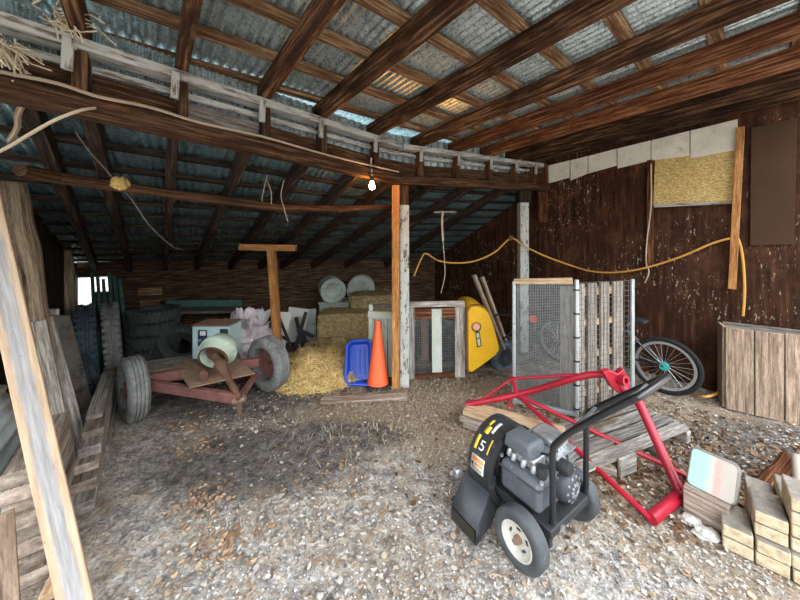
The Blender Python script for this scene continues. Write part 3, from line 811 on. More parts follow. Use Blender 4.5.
g = MB(); g.lathe([(0, -.004), (.038, -.004), (.042, 0), (.038, .004), (0, .004)], B(.0, WR, .034), by, 24)
g.lathe([(0, 0), (.035, 0), (.035, .012), (0, .012)], B(.0, WR, .04), by, 18); g.build('cassette', M['teal'], t, label='teal sprocket disc')
g = MB(); g.tube([B(.30, .58), B(.285, .64)], .013, 8); g.build('seat_post', M['alu'], t)
g = MB()
sp = [(-.13, .065), (-.10, .075), (-.02, .055), (.06, .028), (.13, .018), (.14, .0)]
A_ = [B(.26 + x, .655, w_) for x, w_ in sp] + [B(.26 + x, .655, -w_) for x, w_ in reversed(sp[:-1])]
B_ = [p + V((0, 0, .035)) for p in A_]; g.prism(A_, B_); g.build('seat', M['blackflat'], t, bev=.012)
g = MB(); g.tube([B(.80, .62), B(.86, .50)], .02, 8)
for s in (-.05, .05): g.tube([B(.85, .52, s), B(.98, WR, s)], .013, 7)
g.build('fork', M['black'], t)
g = MB(); g.tube(smooth_pts([B(.72, .80, -.27), B(.79, .80, -.1), B(.80, .76, 0), B(.79, .80, .1), B(.72, .80, .27)]), .012, 7); g.tube([B(.80, .6), B(.80, .76)], .014, 7); g.build('handlebar', M['black'], t)
g = MB(); g.lathe([(0, -.003), (.085, -.003), (.085, .003), (0, .003)], B(.40, .27, .05), by, 24); g.build('chainring', M['blackflat'], t)
for s, q in ((.07, 1), (-.07, -1)):
    g = MB(); g.tube([B(.40, .27, s), B(.40 + q * .11, .27 - q * .11, s)], .010, 6); g.box(B(.40 + q * .11, .27 - q * .11, s * 1.7), (.08, .05, .02)); g.build('pedal_crank', M['blackflat'], t)

# ================================================================ WIRE CAGE WITH PALLET
ca, cb, cc = V((1.045, 2.75, 0)), V((1.49, 2.53, 0)), V((2.13, 2.75, 0))
t = world_part(thing('wire_cage', 'wire mesh cage on silver posts with a pale wooden top rail', 'cage', cb))
for p, z in ((ca, 1.12), (cb, 1.165), (cc, 1.14)):
    g = MB(); g.tube([p, p + V((0, 0, z))], .017, 8); g.build('post', M['steelpost'], t)
g = MB(); g.beam(ca + V((0, 0, 1.12)), cb + V((0, 0, 1.155)) - (cb - ca) * .06, .03, .05); g.build('top_rail', M['fresh'], t, bev=.003)
g = MB(); g.beam(ca + V((0, 0, .03)), cb + V((0, 0, .03)), .03, .03); g.build('bottom_rail', M['steelpost'], t)
def mesh_panel(name, a, b, z0, z1a, z1b, nx, nz, wd, sub=1):
    g = MB(); d = b - a
    for i in range(1, nx):
        p = a + d * i / nx; g.beam(p + V((0, 0, z0)), p + V((0, 0, z1a + (z1b - z1a) * i / nx)), wd, wd)
    for k in range(nz + 1):
        g.beam(a + V((0, 0, z0 + (z1a - z0) * k / nz)), b + V((0, 0, z0 + (z1b - z0) * k / nz)), wd, wd)
    return g.build(name, M['rustwire' if 'grid' in name else 'wire'], t, smooth=False)
mesh_panel('fine_mesh', ca, cb, .03, 1.1, 1.14, 36, 80, .0026)
mesh_panel('welded_grid', cb, cc, .03, 1.14, 1.13, 13, 24, .0032)
for k in range(6):
    g = MB(); z = .08 + k * .2; g.lathe([(.019, -.006), (.024, -.006), (.024, .006), (.019, .006)], cb + V((0, 0, z)), Zup, 12, closed=True); g.build('clip', M['darkthing'], t)
pin = V((-.325, .946, 0)).normalized()
off = pin * .045
pd = (cc - cb).normalized()
# upright pallet in the cage
pz = .02
t = world_part(thing('upright_pallet', 'pale wooden pallet standing upright behind the welded wire grid', 'pallet', cb + off * 1.5 + pd * .3))
xx = .0
for wd in (.0, ):
    pass
slats = [(.03, .105), (.178, .105), (.33, .105), (.49, .12)]
for x0, wd in slats:
    p = cb + off + pd * (x0 + wd / 2); g = MB(); g.beam(p + V((0, 0, pz)), p + V((0, 0, 1.12)), wd, .018, up=pin); g.build('slat', M['pallet'], t, bev=.002)
for z in (.16, .49, .77, 1.04):
    p = cb + off + pin * .055 + pd * .03 + V((0, 0, z)); g = MB(); g.beam(p, p + pd * .59, .085, .06, up=V((0, 0, 1))); g.build('stringer', M['fresh'], t, bev=.002, label='fresher stringer behind the slats')
# second upright board behind the fine mesh
md = (cb - ca).normalized(); mi = V((md.y, -md.x, 0)) * -1
p = cb - md * .07 + mi * .04
g = MB(); g.beam(p + V((0, 0, .0)), p + V((0, 0, 1.10)), .11, .03, up=mi); g.build('upright_board', M['pallet'], label='pale upright board behind the fine mesh beside the silver post', cat='board', bev=.003)
p = ca + md * .16 + mi * .02 + V((0, 0, .79)); g = MB(); g.lathe([(0, -.008), (.03, -.006), (.034, 0), (.03, .006), (0, .008)], p, mi, 18)
g.build('reflector', M['reflector'], label='round red reflector seen through the fine mesh', cat='reflector')

# ================================================================ WHEELBARROW STOOD ON ITS NOSE
t = world_part(thing('wheelbarrow', 'yellow wheelbarrow stood on its nose with wooden handles up', 'wheelbarrow', P(480, 376, 3.3)))
def wb(px, py, Y=3.2): return P(px, py, Y)
out = [(467.5, 309), (471, 306), (478, 305.3), (485, 308), (490, 315), (495, 330), (499.5, 347), (499.5, 351), (496, 356), (484, 365), (471, 374), (468, 373)]
g = MB()
A_ = [wb(x, y, 3.2) for x, y in out]
cen = sum(A_, V()) / len(A_)
def ins(p, k, Y): 
    q = cen + (p - cen) * k; return V((q.x * (1 + 0 * Y), q.y, q.z)) + V((.10, Y, 0))
rings = [[ins(p, .93, -.005) for p in A_], [ins(p, 1, .03) for p in A_], [ins(p, 1, .50) for p in A_], [ins(p, .93, .55) for p in A_]]
for ring in rings: 
    pass
b = len(g.v); n = len(A_)
for ring in rings: g.v += [p - V((.10, 0, 0)) for p in ring]
for i in range(3):
    for k in range(n):
        l = (k + 1) % n
        if i == 1 and k in (n - 1,): continue     # open mouth of the tray
        g.face([b + i * n + k, b + i * n + l, b + (i + 1) * n + l, b + (i + 1) * n + k], [(0, 0), (1, 0), (1, 1), (0, 1)])
g.face([b + k for k in range(n)], [(0, 0)] * n); g.face([b + 3 * n + k for k in reversed(range(n))], [(0, 0)] * n)
tray = g.build('tray', M['yellow'], t, solid=.006, angle=50)
tray['_o'] = t['_o']
g = MB(); g.tube([wb(x, y, 3.2) + V((-.004, .01, 0)) for x, y in ((468.5, 375), (467, 366), (466.5, 340), (467, 312), (471, 305.5), (480, 304.8), (487, 308))], .009, 6); g.build('rim_roll', M['rust'], tray)
# maker's badge and label on the tray side
fc = V((0, -1, 0))
def disc(name, mat, px, py, r, Y, par, th=.003):
    g = MB(); g.lathe([(0, 0), (r, 0), (r, th), (0, th)], wb(px, py, Y), fc, 24); return g.build(name, mat, par)
bd = disc('badge', M['ink_and_shade'], 476.3, 327, .052, 3.192, tray); disc('badge', M['ink_orange'], 476.3, 326.7, .041, 3.1905, tray); disc('badge', M['ink_pink'], 476.8, 327, .029, 3.189, tray)
g = MB(); g.prism([wb(x, y, 3.192) for x, y in ((475.2, 332), (479.6, 331.4), (481.8, 346), (477.2, 347.6))], [wb(x, y, 3.189) for x, y in ((475.2, 332), (479.6, 331.4), (481.8, 346), (477.2, 347.6))]); g.build('label_strip', M['ink_and_shade'], tray)
for q in (((476.3, 333.2), (478.9, 332.9), (479.5, 337.5), (476.9, 338)), ((477.1, 339), (479.6, 338.5), (480.7, 345.3), (478, 346.2))):
    g = MB(); g.prism([wb(x, y, 3.189) for x, y in q], [wb(x, y, 3.187) for x, y in q]); g.build('label_panel', M['ink_green'], tray)
g = MB(); g.beam(wb(474, 275, 3.25), wb(504, 349, 3.42), .045, .035); g.build('handle', M['handle'], t, bev=.006)
g = MB(); g.beam(wb(482, 277, 3.55), wb(507, 345, 3.7), .045, .035); g.build('handle', M['handle'], t, bev=.006)
g = MB(); g.tube([wb(490, 319, 3.36), wb(497, 314.5, 3.45), wb(520, 315, 3.6)], .012, 6); g.tube([wb(502, 340, 3.4), wb(512, 332, 3.5), wb(521, 327, 3.6)], .012, 6); g.build('leg_brace', M['black'], t)
wc = wb(504, 357, 3.55)
wheel_ax = V((.35, -.94, 0))
g = MB(); g.lathe([(.09 + .05 * math.cos(a) + .05, .045 * math.sin(a)) for a in [2 * PI * k / 10 for k in range(10)]], wc, wheel_ax, 28, closed=True); g.build('tyre', M['rubber_blue'], t)
g = MB(); g.lathe([(0, .01), (.04, .02), (.10, .028), (.10, -.028), (.04, -.02), (0, -.01)], wc, wheel_ax, 24); g.build('wheel_hub', M['blackflat'], t)

# ================================================================ GATES
t = world_part(thing('gate', 'grey wooden gate frame leaning right of the centre post', 'gate', P(437, 379, 3.27)))
Y = 3.27
def bb(name, x0, y0, x1, y1, wpx, mat, lab=None, dY=0, th=.03):
    g = MB(); g.beam(P(x0, y0, Y + dY), P(x1, y1, Y + dY), wpx * (Y + dY) / F, th, up=V((0, 1, 0))); return g.build(name, mat, t, bev=.003, label=lab)
bb('stile', 411.5, 378.5, 411.5, 303, 6, M['grey']); bb('stile', 460, 377, 459.5, 302, 10, M['grey'])
bb('top_rail', 409, 304.5, 464, 303.5, 5.5, M['grey'], dY=-.03); bb('middle_rail', 414.5, 314, 455, 312.5, 9.5, M['rafter_red'], 'reddish brown second rail'); bb('bottom_rail', 414.5, 377, 455, 374, 4.5, M['rafter_red'])
bb('centre_slat', 437, 372, 436.5, 309, 10, M['palegreen'], 'pale painted centre slat', dY=-.032)
g = MB(); bx0, bx1, bz0, bz1 = P(414, 0, Y + .03).x, P(456, 0, Y + .03).x, P(0, 373, Y + .03).z, P(0, 317, Y + .03).z
for i in range(24):
    x = bx0 + (bx1 - bx0) * i / 23; g.beam((x, Y + .03, bz0), (x, Y + .03, bz1), .0025, .0025)
for i in range(34):
    z = bz0 + (bz1 - bz0) * i / 33; g.beam((bx0, Y + .03, z), (bx1, Y + .03, z), .0025, .0025)
g.build('mesh_infill', M['wire'], t, smooth=False)
g = MB(); g.beam(P(425.5, 368, 3.75), P(424.5, 316, 3.85), .085, .03, up=V((0, 1, 0))); g.build('leaning_board', M['pinkboard'], label='pinkish board standing behind the grey gate mesh', cat='board', bev=.003)
g = MB(); g.blob(P(424, 369, 3.62), (.16, .12, .08), .5, 16, 10, 3, flat=.0); g.blob(P(448, 369, 3.6), (.12, .1, .07), .5, 16, 10, 5, flat=.0)
g.build('straw_debris', M['hay_core'], label='brown straw debris behind the grey gate', cat='straw', kind='stuff')
t = world_part(thing('board_gate', 'pale green-white board gate left of the centre post', 'gate', P(380, 384, 3.32))); Y = 3.32
for x in (371.5, 378, 384.5, 391):
    bb('board', x, 384, x, 318, 5.8, M['palegreen'], th=.02)
bb('post_end', 371, 340, 371, 304.5, 4, M['palegreen'], dY=-.02); bb('cross_rail', 368, 314.5, 394, 315.5, 7, M['palegreen'], dY=-.04); bb('top_rail', 370, 305.5, 394, 306, 2.5, M['greydark'])

# ================================================================ CONE, BLUE SLED, PLANK
cx_ = G(378, 385); cx_.z = 0
t = world_part(thing('traffic_cone', 'orange traffic cone standing left of the white centre post', 'traffic cone', cx_))
g = MB(); g.box(cx_ + V((0, 0, .012)), (.27, .25, .024), Matrix.Rotation(.3, 3, 'Z')); g.build('base', M['blackflat'], t, bev=.006)
g = MB(); g.lathe([(0, .03), (.10, .024), (.112, .028), (.112, .04), (.105, .05), (.026, .655), (.02, .668), (0, .67)], cx_, Zup, 28); g.build('cone', M['cone'], t)
t = world_part(thing('sled', 'bright blue plastic sled standing on end left of the orange cone', 'sled', G(358, 385)))
def sl(x, y, d=0): return P(x, y, 3.05 + (386 - y) * .004 + d)
o4 = [(347.5, 384), (345.5, 378), (347, 346), (351, 341.5), (368, 340), (371, 343), (371.5, 378), (369, 385)]
g = MB(); g.tube([sl(x, y) for x, y in o4], .017, 8, closed=True); g.build('rim', M['blue'], t)
inn = [(350.5, 377), (350.3, 348), (352.5, 345), (366.5, 344), (368.5, 346.5), (368.8, 377)]
g = MB(); ring = [sl(x, y) for x, y in o4]; rin = [sl(x, y, .10) for x, y in [(350.5, 380), (350, 376), (350.3, 348), (352.5, 345), (366.5, 344), (368.5, 346.5), (368.8, 377), (367.5, 380)]]
b = 0; g.v += ring + rin
for k in range(8):
    l = (k + 1) % 8; g.face([k, l, 8 + l, 8 + k], [(0, 0)] * 4)
g.face([8 + k for k in range(8)], [(0, 0)] * 8); pan = g.build('pan', M['blue'], t, solid=.005); pan['_o'] = t['_o']
for x in (354.5, 359.5, 364.5):
    g = MB(); g.beam(sl(x, 374, .09), sl(x, 348, .09), .016, .016, up=V((0, 1, 0))); g.build('rib', M['blue'], pan, bev=.004)
g = MB(); g.beam(G(321, 402) + V((0, 0, .014)), G(407, 398) + V((0, 0, .014)), .10, .024); g.build('plank', M['lumber'], label='flat brown plank lying on the ground before the centre post', cat='plank', bev=.003)

# ================================================================ HAY, STRAW, BARRELS, TUBS
def strands(g, fn, n, L, wd):
    for _ in range(n):
        p, nrm = fn()
        d = V((random.gauss(0, 1), random.gauss(0, 1), random.gauss(0, .35))); d -= nrm * d.dot(nrm) * .75
        d.normalize(); l = L * random.uniform(.5, 1.2); q = p + d * l; q.z = max(q.z, .012)
        m_ = (p + q) / 2 + nrm * random.uniform(0, .02)
        s = d.cross(nrm)
        if s.length < 1e-4: continue
        s = s.normalized() * wd
        b = len(g.v); g.v += [p - s, p + s, m_ + s, m_ - s, q + s * .6, q - s * .6]
        g.face([b, b + 1, b + 2, b + 3], [(0, 0)] * 4); g.face([b + 3, b + 2, b + 4, b + 5], [(0, 0)] * 4)
def hay_bale(c, L, W, H, rot, label, base=0, seed=1, tilt=0):
    t = world_part(thing('hay_bale', label, 'hay bale', (c[0], c[1], base), 'hay bales by the back'))
    R = Matrix.Rotation(rot, 3, 'Z') @ Matrix.Rotation(tilt, 3, 'Y')
    g = MB(); cc_ = V((c[0], c[1], base + H / 2))
    def bp(u, v):
        a = u * 2 * PI; tt = (v - .5) * PI
        d = V((math.cos(a) * math.cos(tt), math.sin(a) * math.cos(tt), math.sin(tt)))
        e = .22; f = lambda x: math.copysign(abs(x) ** e, x)
        cq = lambda x: math.copysign(abs(x) ** e, x)
        ct = abs(math.cos(tt)) ** e
        q = V((cq(math.cos(a)) * ct * L / 2, cq(math.sin(a)) * ct * W / 2, cq(math.sin(tt)) * H / 2))
        q *= 1 + .03 * mnoise.noise(d * 5 + V((seed, 0, 0)))
        return cc_ + R @ q
    g.grid(bp, 28, 16); g.build('core', M['hay_core'], t)
    g = MB()
    def fn():
        ax = random.choice((0, 1, 1, 2, 2)); s = random.choice((-1, 1)); q = [random.uniform(-.5, .5) for _ in range(3)]; q[ax] = .5 * s
        nrm = V((0, 0, 0)); nrm[ax] = s
        return cc_ + R @ V((q[0] * L, q[1] * W, q[2] * H)), R @ nrm
    strands(g, fn, 900, .09, .0035); g.build('strands', M['hay'], t, kind='stuff', smooth=False)
    for k in (-.22, .22):
        g = MB(); pts = [cc_ + R @ V((k * L, y * W * .507, z * H * .507)) for y, z in ((-1, -1), (-1, 1), (1, 1), (1, -1))]; g.tube(pts, .004, 5, closed=True); g.build('twine', M['cord_pale'], t)
hay_bale((-.80, 4.36), .74, .45, .48, .08, 'square hay bale standing in front of the pale tub, beside the yellow straw', 0, 1)
hay_bale((-.36, 4.76), .74, .46, .40, .05, 'lower hay bale just left of the centre post, under another bale', 0, 2)
hay_bale((-.38, 4.74), .78, .48, .27, .1, 'upper hay bale just left of the centre post, below the right barrel', .40, 3)
hay_bale((-.66, 5.26), .48, .36, 3.9e-1, .0, 'hay bale at the very back under the right barrel', 0, 4)
g = MB(); g.blob((-.92, 3.95, 0), (.36, .24, .20), .3, 28, 14, 6, flat=.004)
t = g.build('hay_heap', M['hay_core'], label='dull loose hay spilled at the foot of the front hay bale', cat='hay', kind='stuff')
# loose straw heap
sc_ = G(309, 386); 
t = MB(); SX, SY, SH = .54, .42, .27; s0_ = V((-.96, 3.34, 0))
def heap_h(x, y):
    r = (x / SX) ** 2 + (y / SY) ** 2
    return SH * max(0, 1 - r) ** .8 * (1 + .25 * mnoise.noise(V((x * 4, y * 4, 2)))) 
def hp_(u, v):
    a = u * 2 * PI; r = v
    x, y = SX * r * math.cos(a), SY * r * math.sin(a)
    return s0_ + V((x, y, heap_h(x, y) + (.004 if r < 1 else -.02)))
t = world_part(thing('straw_heap', 'heap of loose yellow straw beside the blue sled', 'straw', s0_)); t['kind'] = 'stuff'
g = MB(); g.grid(hp_, 36, 12); g.build('heap', M['straw_core'], t, kind='stuff')
g = MB()
def fn():
    a = random.uniform(0, 2 * PI); r = math.sqrt(random.random()) * 1.05
    x, y = SX * r * math.cos(a), SY * r * math.sin(a); e = .02
    nx = V((heap_h(x - e, y) - heap_h(x + e, y), heap_h(x, y - e) - heap_h(x, y + e), 2 * e)).normalized()
    return s0_ + V((x, y, heap_h(x, y) + .006)), nx
strands(g, fn, 3600, .10, .0035); g.build('straws', M['straw'], t, kind='stuff', smooth=False)
# barrels lying on pale tubs
def barrel(c, ax, r, L, label):
    ax = V(ax).normalized(); c = V(c)
    t = world_part(thing('barrel', label, 'barrel', c - V((0, 0, r))))
    g = MB(); g.lathe([(0, .012), (r * .55, .014), (r * .62, .004), (r * .66, .014), (r * .93, .014), (r * .95, 0), (r, 0), (r, .03), (r * .97, .04), (r * .97, L * .33), (r * 1.01, L * .35), (r * .97, L * .37), (r * .97, L * .66), (r * 1.01, L * .68), (r * .97, L * .7), (r * .97, L - .03), (r, L), (0, L)], c, ax, 32)
    g.build('drum', M['barrel'], t)
    g = MB(); g.lathe([(0, 0), (.03, 0), (.03, .02), (0, .02)], c - ax * .008 + V((r * .45, 0, r * .3)), ax, 12); g.build('bung', M['tubwhite'], t)
barrel(P(333.5, 291, 4.74), (-.35, .93, .0), .20, .42, 'pale green barrel lying on its side on the white tub')
barrel(P(361, 290, 5.08), (-.1, .99, .0), .235, .34, 'round barrel lying beside the centre post on the hay stack')
def tub(px0, px1, py0, py1, Y, dep, label, mat='tubwhite', flare=1.12):
    a = P(px0, py1, Y); b = P(px1, py1, Y); z1 = P(0, py0, Y).z; z0 = max(0.0, a.z)
    t = world_part(thing('tub', label, 'tub', ((a.x + b.x) / 2, Y + dep / 2, z0)))
    cx, wd = (a.x + b.x) / 2, (b.x - a.x) / 2
    A_ = [V((cx + sx * wd / flare, Y + dep / 2 + sy * dep / 2 / flare, z0)) for sx, sy in ((-1, -1), (1, -1), (1, 1), (-1, 1))]
    B_ = [V((cx + sx * wd, Y + dep / 2 + sy * dep / 2, z1)) for sx, sy in ((-1, -1), (1, -1), (1, 1), (-1, 1))]
    g = MB(); g.v += A_ + B_
    for k in range(4): l = (k + 1) % 4; g.face([k, l, 4 + l, 4 + k], [(0, 0), (1, 0), (1, 1), (0, 1)])
    g.face([3, 2, 1, 0], [(0, 0)] * 4); g.build('body', M[mat], t, bev=.02, solid=.012)
    g = MB(); g.tube(B_, .02, 6, closed=True); g.build('rim', M[mat], t)
    return t
tub(319, 349, 303.3, 380, 4.78, .40, 'big pale plastic tub under the left barrel')
g = MB(); g.beam(P(291, 356, 4.4), P(299, 308, 4.5), .30, .014, up=V((0, 1, 0))); g.build('white_sheet', M['white'], label='white sheet leaning in the dark left of the hay stack', cat='panel', bev=.003)
g = MB(); g.beam(P(308, 352, 4.45), P(309, 309, 4.6), .22, .02, up=V((0, 1, 0))); g.build('white_sheet', M['tubwhite'], label='pale bluish sheet standing just right of the white sheet', cat='panel', bev=.003)
g = MB(); g.beam(P(278, 350, 3.85), P(285, 312, 4.05), .17, .014, up=V((0, 1, 0))); g.build('white_sheet', M['white'], label='narrow white board leaning right of the T-shaped prop', cat='panel', bev=.003)
t = world_part(thing('folding_frame', 'black folded frame standing between white sheets and hay', 'folding stand', P(300, 352, 4.2)))
for q in (((295, 349), (306, 312)), ((303, 349), (296, 317)), ((308, 347), (300, 330)), ((297, 329), (314, 337))):
    g = MB(); g.beam(P(*q[0], 4.2), P(*q[1], 4.25 + random.uniform(0, .06)), .045, .025, up=V((0, 1, 0))); g.build('leg', M['blackflat'], t)
t = world_part(thing('folding_frame', 'thin black folded frame leaning against the T-shaped prop', 'folding stand', P(284, 350, 3.75)))
for q in (((281, 352), (277, 318)), ((291, 347), (279, 317)), ((277, 334), (288, 340))):
    g = MB(); g.beam(P(*q[0], 3.75), P(*q[1], 3.8), .03, .02, up=V((0, 1, 0))); g.build('leg', M['blackflat'], t)

# ================================================================ AXLE WITH TWO WHEELS
def tyre(g, o, ax, r, wd, r_in, seg=44, tread=True):
    h = wd / 2
    prof = [(r_in, -h * .8), (r_in + .02, -h * .95), (r * .80, -h), (r * .93, -h * .9), (r * .985, -h * .72)]
    for k in (-.5, -.17, .17, .5):
        prof += [(r, h * (k - .13)), (r, h * (k + .08)), (r - .009, h * (k + .10)), (r - .009, h * (k + .16))] if tread else [(r, h * k)]
    prof += [(r, h * .70), (r * .985, h * .74), (r * .93, h * .9), (r * .80, h), (r_in + .02, h * .95), (r_in, h * .8)]
    g.lathe(prof, o, ax, seg, closed=True)
def lugs(g, o, ax, r, wd, n=36):
    o = V(o); ax = V(ax).normalized(); a1 = ax.orthogonal().normalized(); a2 = ax.cross(a1)
    for k in range(n):
        a = 2 * PI * k / n; d = a1 * math.cos(a) + a2 * math.sin(a); tg = ax.cross(d)
        for s in (-1, 1):
            g.box(o + d * (r + .002) + ax * s * wd * .3 + tg * (.01 if s > 0 else -.01), (wd * .3, r * .09, .016), Matrix((ax, tg, d)).transposed())
def road_wheel(par, o, ax, r, wd, tm, rm, dish):
    g = MB(); tyre(g, o, ax, r, wd, r * .62); g.build('tyre', tm, par, angle=50)
    g = MB(); R = r * .63; s = dish
    g.lathe([(R, -wd * .4), (R, wd * .4), (R - .012, wd * .4), (R - .02, .0), (R - .03, -.02 * s), (.07, -.045 * s), (.05, -.02 * s), (0, -.02 * s)], o, ax, 32); w_ = g.build('rim', rm, par)
    w_['_o'] = par['_o']
    g = MB(); axn = V(ax).normalized(); a1 = axn.orthogonal().normalized(); a2 = axn.cross(a1)
    for k in range(5):
        a = 2 * PI * k / 5; p = V(o) - axn * .055 * s + (a1 * math.cos(a) + a2 * math.sin(a)) * .055
        g.tube([p, p + axn * .03 * s], .009, 6)
    g.tube([V(o) - axn * .075 * s, V(o)], .03, 10)
    g.build('lug_nuts', M['rust'], w_)
LWc, RWc = V((-2.225, 2.5, .263)), V((-1.33, 3.02, .263))
t = world_part(thing('axle_trailer', 'rusty wheeled axle with drawbar, steel plate and green-white casing', 'trailer', (-1.8, 2.75, 0)))
wax = V((.61, .79, 0))
road_wheel(t, LWc, wax, .263, .145, M['rubber_grey'], M['rustred'], 1)
road_wheel(t, RWc, V((.50, .866, 0)), .263, .15, M['rubber_grey'], M['rustred'], -1)
g = MB(); g.beam(P(146, 379, 2.56), P(259, 361.5, 2.97), .075, .085); g.build('axle_beam', M['rustred'], t, bev=.006)
g = MB(); g.beam(P(138, 383, 2.5), P(240, 399, 2.46), .05, .075); g.build('drawbar', M['rustred'], t, bev=.005)
g = MB(); g.beam(P(256, 374, 2.9), P(240, 398, 2.48), .04, .05); g.build('drawbar', M['rustred'], t, bev=.005)
g = MB(); g.tube([P(239, 397, 2.46), G(239.5, 414)], .022, 8); g.tube([P(233, 401, 2.45), P(245, 398, 2.47)], .03, 8); g.build('hitch_leg', M['rustplate'], t)
tp = [P(173, 365.5, 2.75), P(236, 357.5, 2.95), P(255, 374, 2.62), P(190, 388.5, 2.40)]
g = MB(); g.prism(tp, [p + V((0, 0, .009)) for p in tp]); g.build('steel_plate', M['rustplate'], t)
dk0, dk1 = P(136, 371, 2.80), P(240, 356, 3.28)
dd = (dk1 - dk0).normalized(); dn = V((-dd.y, dd.x, 0))
for k in range(2):
    g = MB(); g.beam(dk0 + dn * (.0 + k * .15) + V((0, 0, .0)), dk1 + dn * (k * .15), .14, .025); g.build('deck_board', M['grey'], t, bev=.003)
for q in (.25, .7):
    p = dk0.lerp(dk1, q); g = MB(); g.beam(p + dn * .2 - V((0, 0, .03)), p - dn * .28 - V((0, 0, .03)), .05, .035); g.build('cross_bar', M['rustred'], t)
ba = V((.06, -.9, -.38)).normalized(); bc = P(219, 350, 2.74)
g = MB(); g.lathe([(0, -.13), (.07, -.125), (.12, -.09), (.146, -.03), (.15, .0), (.16, .0), (.16, .02), (.146, .022), (.13, .05), (.124, .10), (.115, .105), (.104, .10), (.097, .03), (0, .02)], bc, ba, 36); bell = g.build('bell_casing', M['bell'], t)
bell['_o'] = t['_o']
g = MB(); g.lathe([(.112, .099), (.126, .099), (.126, .11), (.112, .11)], bc, ba, 32, closed=True); g.build('rusty_lip', M['rust'], bell)
g = MB(); g.lathe([(0, .028), (.094, .03), (.09, .05), (.05, .04), (0, .04)], bc, ba, 28); g.build('opening_shade', M['rust'], bell)  # rust-coloured disc added as the shade inside the casing opening
sh0, sh1 = bc + ba * .07, P(240, 399, 2.44)
g = MB(); pts = [sh0.lerp(sh1, k) for k in (0, .15, .22, .3, .34, .6, .9, 1)]; g.tube(pts, [.035, .035, .055, .05, .036, .028, .024, .024], 12); g.build('drive_shaft', M['rust'], t)
for k, q in enumerate(((206, 378), (203, 373), (210, 375))):
    pass
g = MB(); g.beam(P(186, 361, 2.66), P(205, 374, 2.5), .03, .03); g.lathe([(0, 0), (.032, 0), (.04, .02), (.04, .05), (.025, .06), (.025, .08), (0, .08)], P(205, 379, 2.5), V((-.2, -.2, 1)), 10); g.tube([P(199, 377, 2.47), P(209, 375, 2.52)], .014, 8); g.build('rusty_valve', M['rust'], t)
# battery charger box
t = world_part(thing('battery_charger', 'pale blue metal charger box with dark gauge panel on the axle', 'battery charger', P(213, 354, 3.06)))
z0 = max(p.z for p in (dk0, dk1)) + .014
bx0 = P(192, 0, 3.04).x; bx1 = P(229, 0, 3.04).x; zt = P(0, 326.5, 3.04).z
g = MB(); g.box(((bx0 + bx1) / 2, 3.16, (z0 + zt) / 2), (bx1 - bx0, .24, zt - z0)); g.build('case', M['charger'], t, bev=.008)
g = MB(); g.box(((bx0 + bx1) / 2, 3.16, zt + .006), (bx1 - bx0 + .012, .255, .014)); g.build('lid', M['rustplate'], t, bev=.004)
def panel(x0, x1, y0, y1, Y, m, nm_, par, th=.004):
    a, b = P(x0, y0, Y), P(x1, y1, Y); g = MB(); g.box(((a.x + b.x) / 2, Y, (a.z + b.z) / 2), (abs(b.x - a.x), th, abs(a.z - b.z))); return g.build(nm_, m, par)
pn = panel(198, 207, 330, 346, 3.037, M['panelblue'], 'gauge_panel', t); pn['_o'] = t['_o']
panel(200, 205.5, 331.2, 335.5, 3.0335, M['white'], 'gauge', pn)
for q in ((200.5, 340), (204.5, 342)):
    g = MB(); g.lathe([(0, 0), (.014, 0), (.012, .02), (0, .02)], P(q[0], q[1], 3.034), V((0, -1, 0)), 12); g.build('knob', M['alu'], pn)
panel(220, 228, 329, 334, 3.037, M['panelblue'], 'maker_plate', t)
# cloudy plastic heap
t = MB(); c = P(249, 338, 3.75)
t.blob((c.x - .02, 3.72, .29), (.25, .18, .29), .7, 48, 28, 4, 3.4, flat=.0); t.build('plastic_bag', M['plastic_bag'], label='crumpled heap of cloudy plastic behind the charger box', cat='plastic bag', angle=70)

# ================================================================ TYRES
def loose_tyre(o, ax, r, wd, m, label, group=None, lug=True):
    ax = V(ax).normalized(); o = V(o)
    t = world_part(thing('tyre', label, 'tyre', (o.x, o.y, max(0, o.z - r * math.sqrt(max(0, 1 - ax.z ** 2)) - wd / 2 * abs(ax.z))), group))
    g = MB(); tyre(g, o, ax, r, wd, r * .58)
    if lug: lugs(g, o, ax, r, wd)
    g.build('carcass', m, t, angle=50)
    g = MB(); g.lathe([(r * .60, wd * .42), (r * .64, wd * .485), (r * .68, wd * .46)], o, ax, 36); g.lathe([(r * .68, -wd * .46), (r * .64, -wd * .485), (r * .60, -wd * .42)], o, ax, 36); g.build('bead_ring', m, t)
for k, (dx, dy, m, w_) in enumerate(((0, 0, 'rubber', 'bottom tyre'), (.015, -.01, 'rubber', 'second tyre from the ground'), (-.012, .01, 'rubber', 'third tyre from the ground'), (.02, 0, 'rubber', 'topmost tyre'))):
    loose_tyre((-3.17 + dx, 3.86 + dy, .08 + .158 * k), (0, 0, 1), .268, .15, M[m], f'{w_} of the flat stack before the back wall', 'stacked tyres')
ta = V((.72, .68, .06)).normalized(); t1 = V((-3.37, 3.25, .40))
loose_tyre(t1, ta, .40, .17, M['rubber_blue'], 'big bluish tyre standing on edge, nearest the left wall', 'standing tyres')
loose_tyre(t1 + ta * .185 + V((.02, -.02, -.012)), ta, .395, .15, M['rubber_grey'], 'tall grey tyre standing on edge before the tyre stack', 'standing tyres')
loose_tyre((-3.0, 2.86, .205), V((.72, .60, .30)), .21, .12, M['rubber_blue'], 'small tilted tyre in front of the big bluish tyre', 'standing tyres')
loose_tyre(P(180, 345, 3.85), V((.62, -.25, .62)), .27, .15, M['rubber'], 'dark tyre leaning at a slant left of the charger box')
